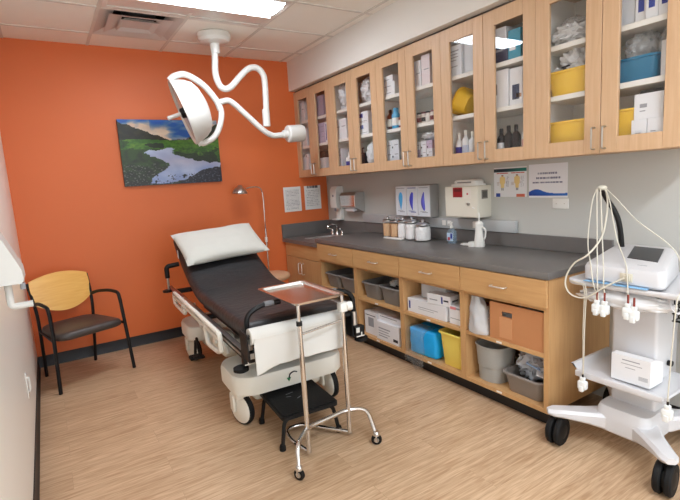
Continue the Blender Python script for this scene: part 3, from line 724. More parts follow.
# ------------------------------------------------------------------ landscape print on the orange wall
GREENS = [(70, 118, 36), (98, 150, 50), (44, 84, 30), (30, 56, 26)]
STREAM = [(.215, .50), (.27, .545), (.34, .53), (.40, .55), (.50, .575), (.525, .55), (.49, .52), (.52, .47), (.60, .42), (.70, .37), (.86, .335), (1.0, .31), (1.0, .25), (.88, .24), (.78, .2), (.70, .13), (.62, .07), (.5, .03), (.36, .02), (.25, .03), (.26, .10), (.33, .17), (.42, .24), (.45, .29), (.41, .36), (.32, .42), (.25, .46)]
def land(u, v): return tuple(255*(q/255)**1.28 for q in land0(u, v))
def land0(u, v):
    n1, n2, n3 = fbm(u*4, v*4, 1), fbm(u*14, v*14, 2), fbm(u*45, v*45, 3, 2)
    hz = .70+.012*math.sin(u*9)
    hillL = .70+max(0, .27*(1-u/.46))*(1 if u < .46 else 0)+.02*n2
    hillR = .68+max(0, .26*(u-.62)/.38)+.02*n2
    if v > max(hillL, hillR, hz):
        k = v+.1*n1
        c = mix((226, 206, 186), (190, 178, 170), n1*.9+.3)
        c = mix(c, (238, 226, 208), max(0, 1-abs(v-.79)*9)*.8)
        blue = max(0, min(1, (fbm(u*3.2+1.5, v*6, 7)*1.4+(v-.82)*4.2)))
        if u < .09: blue = max(blue, min(1, (v-.9)*14))
        if .3 < u < .9: blue = max(blue, min(1, (v-.885)*8+n1*.8))
        return mix(c, (38, 112, 190), blue)
    if v > hz-.005:
        if u < .46: return mix((34, 40, 28), (66, 66, 42), n2+.4)
        if .48 < u < .68: return mix((92, 88, 104), (120, 112, 122), n2+.5)
        return mix((30, 46, 26), (60, 76, 38), n2+.4)
    wob = .018*n2
    if inpoly(u+wob, v+wob, STREAM):
        c = mix((196, 208, 232), (130, 150, 198), (v-.1)*-.9+.55+.5*n1)
        c = mix(c, (226, 214, 220), max(0, .45-abs(v-.36)*3))
        if v < .16 and n3+n2*.6 > .42: c = (26, 28, 38)
        if abs(u-.6)+abs(v-.13)*1.4 < .03: c = (24, 26, 36)
        return c
    if v > .55 or (u > .5 and v > .33+.02*n2):
        c = mix((70, 122, 38), (118, 162, 56), n2*.9+.5)
        d = max(0, .62-v)*2.2+(.5 if n1 > .18 else 0)
        c = mix(c, (30, 58, 26), d+.35*n3)
        if ((u-.34)/.09)**2+((v-.61)/.04)**2 < 1+n2*1.6: c = (34, 60, 28)
        return c
    if u > .55:
        c = mix((24, 30, 52), (40, 46, 66), n2+.4)
        if n3 > .34: c = (98, 104, 120)
        return c
    c = mix((60, 92, 38), (24, 34, 24), (0.5-v)*2+.6*n2)
    if v < .33 and n3 > .36: c = (120, 122, 116)
    return c
t = thing('landscape_print', 'unframed canvas print of a stream through green meadows on the orange wall', 'picture', (-1.72, -.02, 1.5235))
b = M(); b.box(-2.176, -1.258, -.032, -.0005, 1.5235, 2.128, .0015, 1); part('canvas_edge', b, mt('dark_canvas_edge', (34, 36, 36), .6), t)
b = M(); b.keep = True; print_sheet(b, (-2.176, -.0328, 1.5235), (1, 0, 0), (0, 0, 1), .918, .6045, 170, 112, land)
part('print_face', b, printed('canvas_print', .38), t, smooth=0)
# ------------------------------------------------------------------ notices on the walls
PRN = printed('printed_paper', .6)
def textlines(u, v, rows, u0, u1, seed):
    for k, (vv, h, dens) in enumerate(rows):
        if abs(v-vv) < h and u0 < u < u1-.12*abs(noise.noise((k*3.1, seed, 0))):
            return noise.noise((u*60, k*7.7+seed, 1.)) > -.2+.3*(1-dens)
    return False
def notice(seed, rows, head=None):
    def f(u, v):
        if head and v > .9 and .15 < u < .85: return (90, 92, 98) if noise.noise((u*40, seed, 0)) > -.1 else (228, 228, 226)
        return (168, 169, 172) if textlines(u, v, rows, .12, .9, seed) else (230, 230, 228)
    return f
rowsA = [(.88-.055*k, .012, .8) for k in range(15)]
rowsB = [(.8-.07*k, .014, .6) for k in range(10)]
for (x0, z0, w, h, f, lab) in ((-.567, 1.143, .215, .276, notice(2, rowsA), 'left one of two white paper notices taped to the orange wall'),
                               (-.305, 1.148, .212, .270, notice(5, rowsB, 1), 'right one of two white paper notices, nearest the wall cabinets')):
    b = M(); b.keep = True; print_sheet(b, (x0, -.0016, z0), (1, 0, 0), (0, 0, 1), w, h, 54, 70, f)
    b.quad([(x0, 0, z0), (x0, 0, z0+h), (x0+w, 0, z0+h), (x0+w, 0, z0)], mi=1)
    for A, B in (((x0, z0), (x0+w, z0)), ((x0+w, z0), (x0+w, z0+h)), ((x0+w, z0+h), (x0, z0+h)), ((x0, z0+h), (x0, z0))):
        b.quad([(A[0], 0, A[1]), (B[0], 0, B[1]), (B[0], -.0016, B[1]), (A[0], -.0016, A[1])], mi=1)
    solo('paper_notice', b, [PRN, CARD], lab, 'notice', (x0+w/2, -.001, z0), group='notices on the orange wall', smooth=0)
def gown(u, v):   # two figures in yellow gowns under a dark band
    if v > .85:
        if v < .955: return mix((24, 44, 60), (22, 120, 108), (u-.25)*1.6)
        return (232, 232, 232)
    if .79 < v < .825 and (.08 < u < .46 or .54 < u < .94): return (196, 70, 52) if noise.noise((u*30, 2, 0)) > -.3 else (222, 190, 180)
    for cx in (.27, .72):
        x = abs(u-cx)
        if .70 < v < .755 and x < .028: return (60, 70, 90) if v > .73 else (200, 150, 110)
        if .3 < v <= .70 and x < .045+.018*math.sin((v-.3)*6): return (232, 206, 140) if v > .31 else (200, 160, 80)
        if .46 < v < .66 and .05 < x < .085-.0: return (230, 200, 136)
        if .22 < v <= .3 and .012 < x < .035: return (60, 56, 70)
        if x > .1 and x < .2 and .35 < v < .7 and u > cx and noise.noise((u*50, round(v*24), 3)) > .05 and (v*24) % 1 > .45: return (150, 152, 158)
        if x > .1 and x < .18 and .4 < v < .52 and u < cx and (v*24) % 1 > .5: return (176, 150, 140)
    if v < .13 and .06 < u < .2: return (26, 62, 152)
    if v < .10 and .7 < u < .95: return (208, 110, 84)
    return (230, 232, 236)
def wavep(u, v):
    if textlines(u, v, [(.72, .028, .9)], .24, .74, 3) or textlines(u, v, [(.58, .028, .9)], .20, .82, 8) or textlines(u, v, [(.45, .022, .8)], .10, .88, 11): return (110, 112, 140)
    if v < .05: return (234, 236, 240)
    if v < .14+.1*math.exp(-((u-.2)/.2)**2)+.015*math.sin(u*6): return mix((22, 66, 160), (36, 110, 200), u+.2*(v > .12))
    return (234, 235, 240)
for (ya, yb, z0, z1, f, lab, nx, ny) in ((-2.417, -2.694, 1.268, 1.478, gown, 'white poster with two figures in yellow gowns under a dark header', 96, 72),
                                         (-2.712, -2.994, 1.262, 1.485, wavep, 'white poster with a blue wave along its bottom edge', 96, 72)):
    b = M(); b.keep = True; w = ya-yb
    print_sheet(b, (-.0018, ya, z0), (0, -1, 0), (0, 0, 1), w, z1-z0, nx, ny, f)
    b.box(-.0016, 0, yb, ya, z0, z1, mi=1)
    solo('poster', b, [PRN, CARD], lab, 'poster', (-.001, (ya+yb)/2, z0), smooth=0)
t = thing('wall_plate', 'blank white switch plate on the grey wall under the blue wave poster', 'wall plate', (-.003, -2.947, 1.19))
b = M(); b.box(-.007, -.0005, -3.004, -2.892, 1.19, 1.256, .003, 2); part('plate', b, WHITE, t)
for y in (-2.92, -2.976):
    b = M(); b.lathe([(.003, 0), (.003, .0015)], (-.007, y, 1.223), 10, (-1, 0, 0)); part('screw', b, NICKEL, t)
# ------------------------------------------------------------------ wall rail and dispensers
RAIL = mt('grey_anodised_rail', (184, 188, 190), .45, .15)
t = thing('wall_raceway', 'grey metal power raceway along the wall above the backsplash', 'raceway', (-.015, -1.68, 1.02))
b = M(); b.box(-.032, -.0006, -2.622, -.742, 1.012, 1.098, .004, 2); part('channel', b, RAIL, t)
for y in (-1.16, -2.26, -1.925, -1.985):
    b = M(); b.box(-.036, -.032, y-.022, y+.022, 1.036, 1.078, .003, 2); part('outlet', b, WHITE, t)
t = thing('soap_dispenser', 'tall white soap dispenser in the corner above the sink worktop', 'soap dispenser', (-.05, -.28, 1.02))
b = M(); b.prism([(-.001, 1.395), (-.075, 1.395), (-.098, 1.36), (-.105, 1.2), (-.095, 1.16), (-.001, 1.15)], 'y', -0.345, -0.225); part('body', b, WHITE, t)
b = M(); b.box(-.04, -.0006, -0.335, -0.235, 1.02, 1.15, .004); b.box(-.1, -.04, -0.335, -0.235, 1.02, 1.034, .004); part('drip_tray', b, WHITE, t)
b = M(); b.box(-.1045, -.1, -0.300, -0.275, 1.28, 1.305); part('level_window', b, INK, t); b = M(); b.lathe([(.012, 0), (.012, .03)], (-.08, -0.285, 1.125), 12); part('nozzle', b, INK, t)
t = thing('paper_towel_dispenser', 'stainless steel paper towel dispenser on the grey wall by the corner', 'towel dispenser', (-.06, -.6, 1.12))
b = M(); b.prism([(-.0006, 1.325), (-.10, 1.325), (-.12, 1.30), (-.12, 1.175), (-.0006, 1.115)], 'y', -.745, -.455); part('body', b, STEEL, t)
b = M(); b.box(-.123, -.1195, -.735, -.465, 1.185, 1.295, .001, 1); part('front_panel', b, CHROME, t)
b = M(); b.box(-.095, -.05, -.68, -.52, 1.128, 1.16, .002); part('towel', b, CARD, t)
# glove boxes in their holder
ACRY = glass('clear_acrylic', (.95, .96, .97), haze=.05)
t = thing('glove_box_holder', 'metal wall holder carrying three white glove boxes', 'glove box holder', (-.05, -1.6, 1.105))
b = M(); b.box(-.012, -.0006, -1.835, -1.385, 1.105, 1.378); b.box(-.098, -.012, -1.835, -1.385, 1.105, 1.109); b.box(-.098, -.012, -1.8375, -1.8345, 1.105, 1.378); b.box(-.098, -.012, -1.3855, -1.3825, 1.105, 1.378); b.box(-.098, -.09, -1.8345, -1.3855, 1.375, 1.378)
part('frame', b, mt('holder_grey', (172, 172, 172), .35, .4), t)
for k, (col, lab) in enumerate((((72, 160, 214), 'white glove box with light blue glove, left of three in the metal holder'), ((64, 66, 186), 'white glove box with dark blue glove, middle of three in the metal holder'), ((92, 92, 196), 'white glove box with violet glove, right of three in the metal holder'))):
    yc = -1.462-.149*k
    t = thing('glove_box', lab, 'glove box', (-.06, yc, 1.11), 0, 'glove boxes in the wall holder')
    b = M(); b.box(-.104, -.014, yc-.072, yc+.072, 1.1095, 1.372, .002, 1); part('carton', b, CARD2, t)
    b = M(); b.mi = 0; gm = mt('nitrile_%d' % k, col, .5)
    b.loft([[(-.1045-d, yc+.0+r*math.cos(a)*.021+.008*math.sin(a*2+k), 1.24+r*math.sin(a)*.08) for a in [2*PI*i/24 for i in range(24)]] for r, d in ((1, 0), (.85, .006), (.45, .012))]); 
    part('glove', b, gm, t)
    b = M(); b.box(-.1048, -.104, yc-.055, yc+.055, 1.352, 1.358); b.box(-.1048, -.104, yc-.05, yc+.02, 1.142, 1.148); b.box(-.1048, -.104, yc-.03, yc+.045, 1.152, 1.156); part('printing', b, INKBLUE if k == 1 else INK, t)
# sharps cabinet
PUTTY = mt('putty_plastic', (214, 210, 196), .45)
t = thing('sharps_cabinet', 'beige locked sharps cabinet with red label on the grey wall', 'sharps container', (-.07, -2.23, 1.1210))
b = M(); b.box(-.15, -.0006, -2.392, -2.062, 1.1230, 1.3590, .006, 2); part('cabinet', b, PUTTY, t)
b = M(); b.box(-.1525, -.15, -2.385, -2.068, 1.1300, 1.3540, .002, 1); part('front_panel', b, mt('putty_front', (222, 218, 204), .4), t)
b = M(); b.box(-.1545, -.1525, -2.245, -2.15, 1.276, 1.35, mi=0); b.box(-.155, -.1545, -2.233, -2.162, 1.318, 1.34, mi=1); part('red_label', b, [mt('red_label', (150, 28, 36), .4), mt('dark_red_label', (104, 18, 26), .4)], t)
b = M(); b.box(-.1535, -.1525, -2.33, -2.26, 1.2660, 1.3410); part('white_label', b, mt('pale_label', (228, 222, 212), .5), t)
b = M(); b.lathe([(.007, 0), (.007, .003)], (-.1535, -2.296, 1.3010), 12, (-1, 0, 0)); part('label_dot', b, mt('red_dot', (190, 50, 46), .4), t)
b = M(); b.lathe([(.011, 0), (.011, .008), (.006, .01)], (-.1525, -2.305, 1.2260), 16, (-1, 0, 0)); part('lock', b, NICKEL, t)
b = M(); b.box(-.11, -.045, -2.3935, -2.392, 1.2610, 1.3260, mi=0); b.box(-.1, -.055, -2.3945, -2.3935, 1.2710, 1.3160, mi=1); part('side_label', b, [mt('side_label', (120, 116, 108), .6), mt('side_print', (84, 82, 78), .6)], t)
t = thing('instrument_holder', 'white plastic holder lying on top of the beige sharps cabinet', 'holder', (-.08, -2.24, 1.36))
b = M(); b.prism(rrect(-.075, -2.235, .12, .27, .03), 'z', 1.3605, 1.374); part('base', b, WHITE, t)
b = M(); b.loft([[(x, y, z) for x, y in rrect(-.075, -2.24, .1*k, .22*k, .02)] for k, z in ((1, 1.374), (1.03, 1.392), (.9, 1.405), (.8, 1.407))]); part('cover', b, WHITE, t)
b = M(); b.box(-.1275, -.123, -2.31, -2.17, 1.381, 1.391, .001, 1); b.box(-.11, -.05, -2.3, -2.2, 1.4065, 1.41, .001, 1); part('insert', b, mt('grey_insert', (140, 140, 138), .5), t)
# ------------------------------------------------------------------ on the worktop
JAR = glass('jar_glass', (.99, .99, .99), ior=1.2)
WOODSTICK = mt('pale_wood_sticks', (216, 176, 136), .6, var=.12, vscale=90, stretch=(1, 1, .02))
COTT = mt('cotton_wool', (240, 240, 240), .9, bump=.6, bscale=60)
jar_labels = ['glass jar of wooden tongue depressors, leftmost of the jars under the glove boxes', 'glass jar of wooden sticks beside the leftmost jar of the row',
              'glass jar of white cotton, left one of the three cotton jars', 'glass jar of white cotton, middle one of the three cotton jars', 'wide glass jar of white gauze at the right end of the jars']
for k, (y, r, h) in enumerate(((-1.315, .053, .15), (-1.427, .053, .15), (-1.537, .054, .152), (-1.655, .061, .152), (-1.79, .068, .135))):
    t = thing('glass_jar', jar_labels[k], 'jar', (-.15, y, .9102), 0, 'glass jars on the worktop')
    b = M(); c = (-.15, y, .9102)
    b.lathe([(r*.92, 0), (r, .006), (r, h-.02), (r*.9, h-.004), (r*.86, h)], c, 28, cap1=False); part('jar', b, JAR, t)
    b = M(); b.lathe([(r*.3, h+.001), (r*.95, h+.001), (r*.95, h+.008), (r*.7, h+.018), (r*.25, h+.024), (r*.2, h+.028), (r*.26, h+.038), (r*.1, h+.044)], c, 24); part('lid', b, STEEL, t)
    b = M()
    if k < 2:
        b.lathe([(r-.008, .014), (r-.007, h*.86), (r*.5, h*.88)], c, 20); part('tongue_depressors', b, WOODSTICK, t)
    else:
        b.lathe([(.001, .006), (r-.006, .007)]+[(r-.003, .012+.012*q) for q in range(int((h-.03)/.012))]+[(r*.8, h-.014), (.001, h-.012)], c, 30, cap0=False, cap1=False)
        for v in b.bm.verts:
            q = (v.co-Vector(c)); n_ = noise.noise(v.co*55); f_ = 1-.09*abs(n_)
            v.co.x = c[0]+q.x*f_; v.co.y = c[1]+q.y*f_
        o = part('cotton_balls', b, COTT, t); o['kind'] = 'stuff'
b = M(); b.box(-.245, -.205, -1.61, -1.36, .9103, .924, .004); solo('white_tray', b, WHITE, 'small white strip tray on the worktop in front of the jars', 'tray', (-.22, -1.48, .9103))
t = thing('sanitizer_bottle', 'clear pump bottle of hand sanitizer on the worktop', 'bottle', (-.12, -2.095, .9102))
b = M(); c = (-.12, -2.095, .9102)
SAN = glass('clear_bottle', (.78, .88, .95), haze=.25, hazec=(190, 212, 230), ior=1.3)
b.loft([[(x, y, z) for x, y in rrect(c[0], c[1], .045*k, .074*k, .015*k)] for k, z in ((.92, .9102), (1, .916), (1, 1.0), (.8, 1.015), (.36, 1.022), (.36, 1.03))]); part('bottle', b, SAN, t)
b = M(); b.box(-.1432, -.1428, -2.128, -2.062, .93, .995, mi=0); b.box(-.1436, -.1432, -2.12, -2.1, .95, .99, mi=1); b.box(-.1436, -.1432, -2.095, -2.07, .935, .96, mi=2); part('bottle_label', b, [mt('sanitizer_label', (176, 200, 222), .5), INKBLUE, mt('label_red', (180, 60, 70), .5)], t)
b = M(); b.lathe([(.014, 1.03), (.014, 1.045), (.005, 1.048), (.005, 1.07), (.01, 1.072), (.01, 1.08)], (c[0], c[1], 0), 14); b.tube([(c[0], c[1], 1.076), (c[0]-.04, c[1], 1.07)], .005, 8); part('pump', b, WHITE, t)
t = thing('ear_washer', 'white ear wash bottle with curved nozzle and tube on the worktop', 'ear washer', (-.14, -2.405, .9102))
c = Vector((-.14, -2.39, .9102))
b = M(); b.lathe([(.038, 0), (.04, .01), (.036, .05), (.029, .11), (.027, .14), (.03, .15), (.03, .175), (.022, .186), (.01, .19)], c, 24); part('bottle', b, WHITE, t)
b = M(); b.tube(spline([c+Vector((0, 0, .185)), c+Vector((0, .0, .24)), c+Vector((-.005, .012, .272)), c+Vector((-.01, .04, .287)), c+Vector((-.012, .05, .29))], 6), .0055, 8); part('nozzle', b, WHITE, t)
b = M(); b.tube(fillet([c+Vector((0, -.028, .15)), c+Vector((0, -.062, .13)), c+Vector((0, -.055, .07)), c+Vector((0, -.036, .05))], .02), .006, 8); part('trigger', b, WHITE, t)
b = M(); b.tube(spline([c+Vector((-.03, .02, .02)), c+Vector((-.05, .07, .012)), c+Vector((-.04, .14, .008)), c+Vector((-.0, .17, .008)), c+Vector((.02, .13, .008)), c+Vector((.0, .08, .008)), c+Vector((-.035, .07, .006))], 8), .0055, 8); part('tubing', b, WHITE, t)
b = M(); b.prism(rrect(c.x-.02, c.y+.045, .06, .05, .012), 'z', .9104, .945); part('foot_block', b, WHITE, t)
t = thing('wall_adapter', 'white plug adapter on the wall raceway behind the ear wash bottle', 'adapter', (-.05, -2.295, 1.03))
b = M(); b.box(-.075, -.0365, -2.335, -2.265, 1.035, 1.085, .006); part('body', b, WHITE, t); b = M(); b.box(-.077, -.075, -2.305, -2.295, 1.05, 1.06); part('indicator', b, INK, t)
# ------------------------------------------------------------------ left wall
t = thing('elbow_dispenser', 'white elbow-lever dispenser mounted on the left wall', 'dispenser', (XL, -2.91, 1.19))
b = M(); b.prism([(XL, 1.405), (XL+.055, 1.405), (XL+.076, 1.385), (XL+.132, 1.245), (XL+.134, 1.21), (XL+.127, 1.2), (XL, 1.2)], 'y', -2.98, -2.84); part('housing', b, mt('dispenser_white', (204, 205, 202), .4), t, smooth=25)
b = M(); b.box(XL, XL+.03, -2.97, -2.85, 1.06, 1.19, .004); part('back_plate', b, mt('dispenser_white', (204, 205, 202), .4), t)
b = M(); b.tube(fillet([(XL+.085, -2.91, 1.19), (XL+.085, -2.91, 1.118), (XL+.145, -2.905, 1.118)], .015), .011, 10); part('elbow_lever', b, mt('dispenser_white', (204, 205, 202), .4), t)
b = M(); b.lathe([(.008, 0), (.008, .02)], (XL+.125, -2.91, 1.172), 12); part('nozzle', b, INK, t)
t = thing('wall_hook', 'small white hook low on the left wall behind the chair', 'hook', (XL, -1.6, .33))
b = M(); b.box(XL, XL+.006, -1.615, -1.585, .33, .48, .002); part('plate', b, ENAMEL, t)
b = M(); b.tube(fillet([(XL+.004, -1.6, .45), (XL+.015, -1.6, .45), (XL+.015, -1.6, .38), (XL+.008, -1.6, .365)], .01), .006, 8); part('prong', b, ENAMEL, t)
# ------------------------------------------------------------------ electrocardiogram cart
CARTW = mt('cart_white', (206, 206, 209), .35)
t = thing('equipment_cart', 'white wheeled equipment cart standing against the grey wall at the end of the cabinets', 'cart', (-.42, -3.63, 0))
ctr = Vector((-.42, -3.63, 0))
b = M()
b.loft([[(ctr.x+x*k, ctr.y+y*k, z) for x, y in rrect(0, 0, .30, .27, .05)] for k, z in ((.9, .112), (1, .125), (1, .18), (.94, .225), (.88, .245))])
part('base_hub', b, CARTW, t, smooth=30)
wheels = ((-.675, -3.37), (-.672, -3.885), (-.13, -3.375), (-.13, -3.885))
for x, y in wheels:
    e = Vector((x, y, 0)); d = (e-ctr).normalized(); n2 = Vector((-d.y, d.x, 0))
    b = M(); rings = []
    for s_, w, z0, z1 in ((.06, .075, .12, .205), (.15, .062, .118, .2), (.22, .05, .135, .198), ((e-ctr).length-.03, .042, .155, .2), ((e-ctr).length+.02, .04, .16, .2), ((e-ctr).length+.05, .026, .168, .195)):
        q = ctr+d*s_
        rings.append([q+n2*u+Vector((0, 0, z)) for u, z in ((-w, z0+.012), (-w+.012, z0), (w-.012, z0), (w, z0+.012), (w, z1-.014), (w-.014, z1), (-w+.014, z1), (-w, z1-.014))])
    b.loft(rings); part('base_leg', b, CARTW, t, smooth=30)
    a = .35 if y < -3.6 else -.1
    ax = Vector((math.cos(a+PI/2-.6), math.sin(a+PI/2-.6), 0)) if y > -3.6 else Vector((.35, 1, 0)).normalized()
    ax = Vector((-.15, .98, 0)).normalized()
    b = M()
    for s in (-1, 1):
        o = Vector((x, y, .075))+ax*s*.021
        b.lathe([(.05, -.016), (.068, -.015), (.075, -.008), (.075, .008), (.068, .015), (.05, .016)], o, 30, ax)
    w = part('caster', b, RUBBER, t)
    b = M(); b.lathe([(.03, -.04), (.045, -.034), (.045, .034), (.03, .04)], (x, y, .075), 24, ax); part('wheel_hub', b, BLACK, w)
    b = M(); b.rod((x, y, .075), (x, y, .165), .013); part('stem', b, BLACK, w)
b = M(); b.prism(rrect(-.36, -3.625, .17, .215, .018), 'z', .24, .865); part('column', b, CARTW, t)
b = M(); b.box(-.272, -.2, -3.72, -3.53, .3, .86, .006); part('column_back', b, mt('cart_grey', (176, 176, 178), .45), t)
# lower shelf with a flared left end
b = M()
def shelf_out(y0, y1): return [(-.615, y0), (-.26, y0), (-.26, y1), (-.615, y1)]
pr = [(-3.402, .444), (-3.416, .444), (-3.445, .40), (-3.80, .388), (-3.84, .39), (-3.86, .415), (-3.85, .417), (-3.83, .403), (-3.80, .401), (-3.44, .414)]
b.prism([(y, z) for y, z in pr], 'x', -.61, -.26)
b.box(-.622, -.608, -3.84, -3.43, .385, .417, .005); part('lower_shelf', b, CARTW, t)
b = M(); b.lathe([(.012, 0), (.012, .02)], (-.30, -3.49, .53), 12, (0, 1, 0)); b.lathe([(.014, 0), (.014, .02)], (-.33, -3.735, .47), 12, (0, -1, 0)); part('column_bolt', b, BLACK, t)
# upper tray
b = M()
def tr(k, z, dx=0.): return [(-.385+x*k+dx, -3.645+y*k, z) for x, y in rrect(0, 0, .47, .545, .05)]
b.loft([tr(.88, .862), tr(.985, .868), tr(1.005, .876), tr(1.005, .888), tr(.99, .8935), tr(.95, .887), tr(.9, .885)]); part('upper_tray', b, CARTW, t, smooth=40)
b = M(); b.tube(fillet([(-.56, -3.82, .87), (-.60, -3.85, .82), (-.585, -3.87, .80), (-.56, -3.865, .80)], .02), .005, 8); part('side_hook', b, CARTW, t)
# wire basket on the far side
b = M()
for k in range(6): b.tube([(-.20-.045*k, -3.79, .72+.0*k), (-.20-.045*k, -3.79, .86)], .003, 6)
for k in range(5): b.tube([(-.19, -3.79, .72+.035*k), (-.44, -3.79, .72+.035*k)], .003, 6)
for k in range(5): b.tube([(-.19, -3.92, .72+.035*k), (-.44, -3.92, .72+.035*k)], .003, 6); b.tube([(-.44, -3.79, .72+.035*k), (-.44, -3.92, .72+.035*k)], .003, 6)
for k in range(6): b.tube([(-.20-.045*k, -3.79, .72), (-.20-.045*k, -3.92, .72), (-.20-.045*k, -3.92, .86)], .003, 6)
part('wire_basket', b, BLACK, t, label='black wire basket')
# black cable arm
b = M(); b.tube(spline([(-.25, -3.47, .884), (-.265, -3.465, 1.05), (-.285, -3.46, 1.15), (-.30, -3.445, 1.21), (-.31, -3.415, 1.265), (-.33, -3.405, 1.30), (-.35, -3.40, 1.33)], 6), .0135, 12); part('cable_arm', b, BLACK, t, label='black curved cable arm')
# the recorder
t = thing('electrocardiograph', 'white electrocardiogram machine with dark screen and trailing leads on the cart', 'medical device', (-.40, -3.65, .89))
b = M()
def dvr(f, bk, wf, wb, cf, cb, zf, zk):
    P = []
    for ux, uy in rrect(0, 0, 1, 1, .1, 5):
        s = ux+.5; P.append((f+(bk-f)*s, cf+(cb-cf)*s+uy*2*(wf+(wb-wf)*s), zf+(zk-zf)*s))
    return P
R = [dvr(-.594, -.19, .178, .15, -3.637, -3.56, .895, .895), dvr(-.602, -.18, .187, .155, -3.637, -3.555, .905, .905), dvr(-.602, -.18, .187, .15, -3.637, -3.55, .958, 1.0),
     dvr(-.594, -.188, .18, .143, -3.637, -3.548, .974, 1.018), dvr(-.565, -.21, .16, .125, -3.637, -3.55, .985, 1.026)]
b.loft(R); part('housing', b, CARTW, t, smooth=30)
sz = lambda x: .985+.041*(x+.565)/.355
def slab(pts, h): b.loft([[(x, y, sz(x)+h*k) for x, y in pts] for k in (-.1, 1)])
b = M(); slab([(-.45, -3.588), (-.245, -3.522), (-.255, -3.665), (-.475, -3.735)], .003); part('screen', b, mt('dark_screen', (34, 36, 42), .3), t)
b = M(); slab([(-.545, -3.72), (-.54, -3.72), (-.54, -3.68), (-.545, -3.68)], .001); part('badge', b, INK, t)
b = M(); b.box(-.609, -.6015, -3.69, -3.635, .915, .955, .002); part('lead_socket', b, mt('socket_beige', (206, 200, 182), .5), t)
b = M(); b.box(-.618, -.609, -3.682, -3.645, .922, .948, .003); part('lead_plug', b, mt('plug_grey', (196, 190, 172), .5), t)
LEAD = mt('cream_cable', (204, 200, 186), .5)
TIPC = Vector((-.352, -3.405, 1.338))
leads = [
 [(-.36, -3.385, 1.335), (-.40, -3.405, 1.30), (-.50, -3.465, 1.12), (-.60, -3.525, .96), (-.634, -3.545, .90), (-.637, -3.55, .85), (-.637, -3.553, .81)],
 [(-.355, -3.395, 1.34), (-.40, -3.425, 1.30), (-.50, -3.49, 1.12), (-.60, -3.555, .96), (-.634, -3.575, .90), (-.637, -3.582, .85), (-.637, -3.583, .81)],
 [(-.36, -3.38, 1.332), (-.41, -3.385, 1.26), (-.52, -3.43, 1.08), (-.61, -3.50, .965), (-.636, -3.525, .90), (-.639, -3.54, .85), (-.64, -3.545, .81)],
 [(-.345, -3.41, 1.338), (-.38, -3.46, 1.27), (-.48, -3.55, 1.10), (-.58, -3.645, 1.0), (-.622, -3.675, .94), (-.636, -3.687, .87), (-.638, -3.69, .82)],
 [(-.345, -3.415, 1.338), (-.37, -3.49, 1.28), (-.43, -3.62, 1.18), (-.45, -3.76, 1.085), (-.46, -3.815, 1.02), (-.56, -3.88, .93), (-.632, -3.885, .885), (-.64, -3.881, .80), (-.64, -3.875, .654), (-.64, -3.868, .446), (-.64, -3.868, .405)],
 [(-.345, -3.42, 1.335), (-.38, -3.45, 1.25), (-.48, -3.49, 1.14), (-.58, -3.52, 1.09), (-.645, -3.50, 1.03), (-.652, -3.44, .985), (-.652, -3.40, .92), (-.652, -3.395, .86), (-.65, -3.43, .818), (-.648, -3.50, .82), (-.645, -3.585, .885), (-.619, -3.66, .935)],
 [(-.62, -3.40, .884), (-.638, -3.44, .885), (-.64, -3.483, .86), (-.64, -3.482, .647), (-.64, -3.485, .45), (-.64, -3.483, .405)],
 [(-.62, -3.41, .885), (-.64, -3.46, .883), (-.642, -3.494, .86), (-.642, -3.49, .647), (-.641, -3.488, .45), (-.64, -3.485, .41)],
]
for q in leads:
    b = M(); b.tube(spline(q, 8), (.0042 if len(q) == 12 else .0028), 8); l = part('lead_wire', b, LEAD, t)
b = M(); b.ball(TIPC, .02, 2, (1.2, 1.2, .7)); part('lead_holder', b, LEAD, t)
RED = mt('red_brown_sleeve', (122, 42, 30), .5)
for (x, y, z) in ((-.638, -3.548, .80), (-.637, -3.583, .80), (-.638, -3.69, .81), (-.638, -3.716, .80), (-.64, -3.868, .385), (-.64, -3.484, .385)):
    lo = z < .5
    b = M(); b.rod((x, y, z+.012), (x, y, z+.055 if not lo else z+.03), .0048, mi=0); s1 = part('lead_sleeve', b, RED if not lo else BLACK, t, label='dark red sleeve' if not lo else 'black sleeve')
    b = M()
    b.box(x-.016, x+.016, y-.021, y+.021, z-.05, z-.005, .007); b.box(x-.01, x+.01, y-.012, y+.012, z-.008, z+.015, .004); b.box(x-.02, x+.0, y-.011, y+.011, z-.06, z-.03, .004)
    part('electrode_clip', b, mt('clip_white', (226, 230, 230), .3), t)
b = M(); b.box(-.628, -.60, -3.76, -3.47, .8945, .8985, .001); solo('blue_pad', b, mt('pale_blue_pad', (128, 176, 216), .6), 'thin pale blue pad poking out under the electrocardiogram machine', 'pad', (-.61, -3.6, .896))
# bag of electrodes under the tray
b = M(); b.ball((-.548, -3.625, .812), 1, 4, (.07, .215, .045), disp=.18, freq=4, seed=2); solo('plastic_bag', b, FILMW, 'clear plastic bag tucked under the upper tray of the cart', 'plastic bag', (-.5, -3.62, .83), smooth=60)
t = thing('white_carton', 'white printed carton on the lower shelf of the cart', 'box', (-.52, -3.68, .4155))
b = M(); b.prism([(-.575, .4155), (-.45, .4155), (-.45, .515), (-.53, .545), (-.575, .545)][::-1], 'y', -3.765, -3.59); part('carton', b, CARD, t, smooth=0)
b = M()
b.box(-.5755, -.575, -3.72, -3.64, .522, .527); b.box(-.5755, -.575, -3.73, -3.635, .505, .508); b.box(-.5755, -.575, -3.70, -3.655, .487, .49)
for k in range(9): b.box(-.5755, -.575, -3.755+.0045*k, -3.7528+.0045*k, .442, .462)
part('printing', b, INK, t, smooth=0)

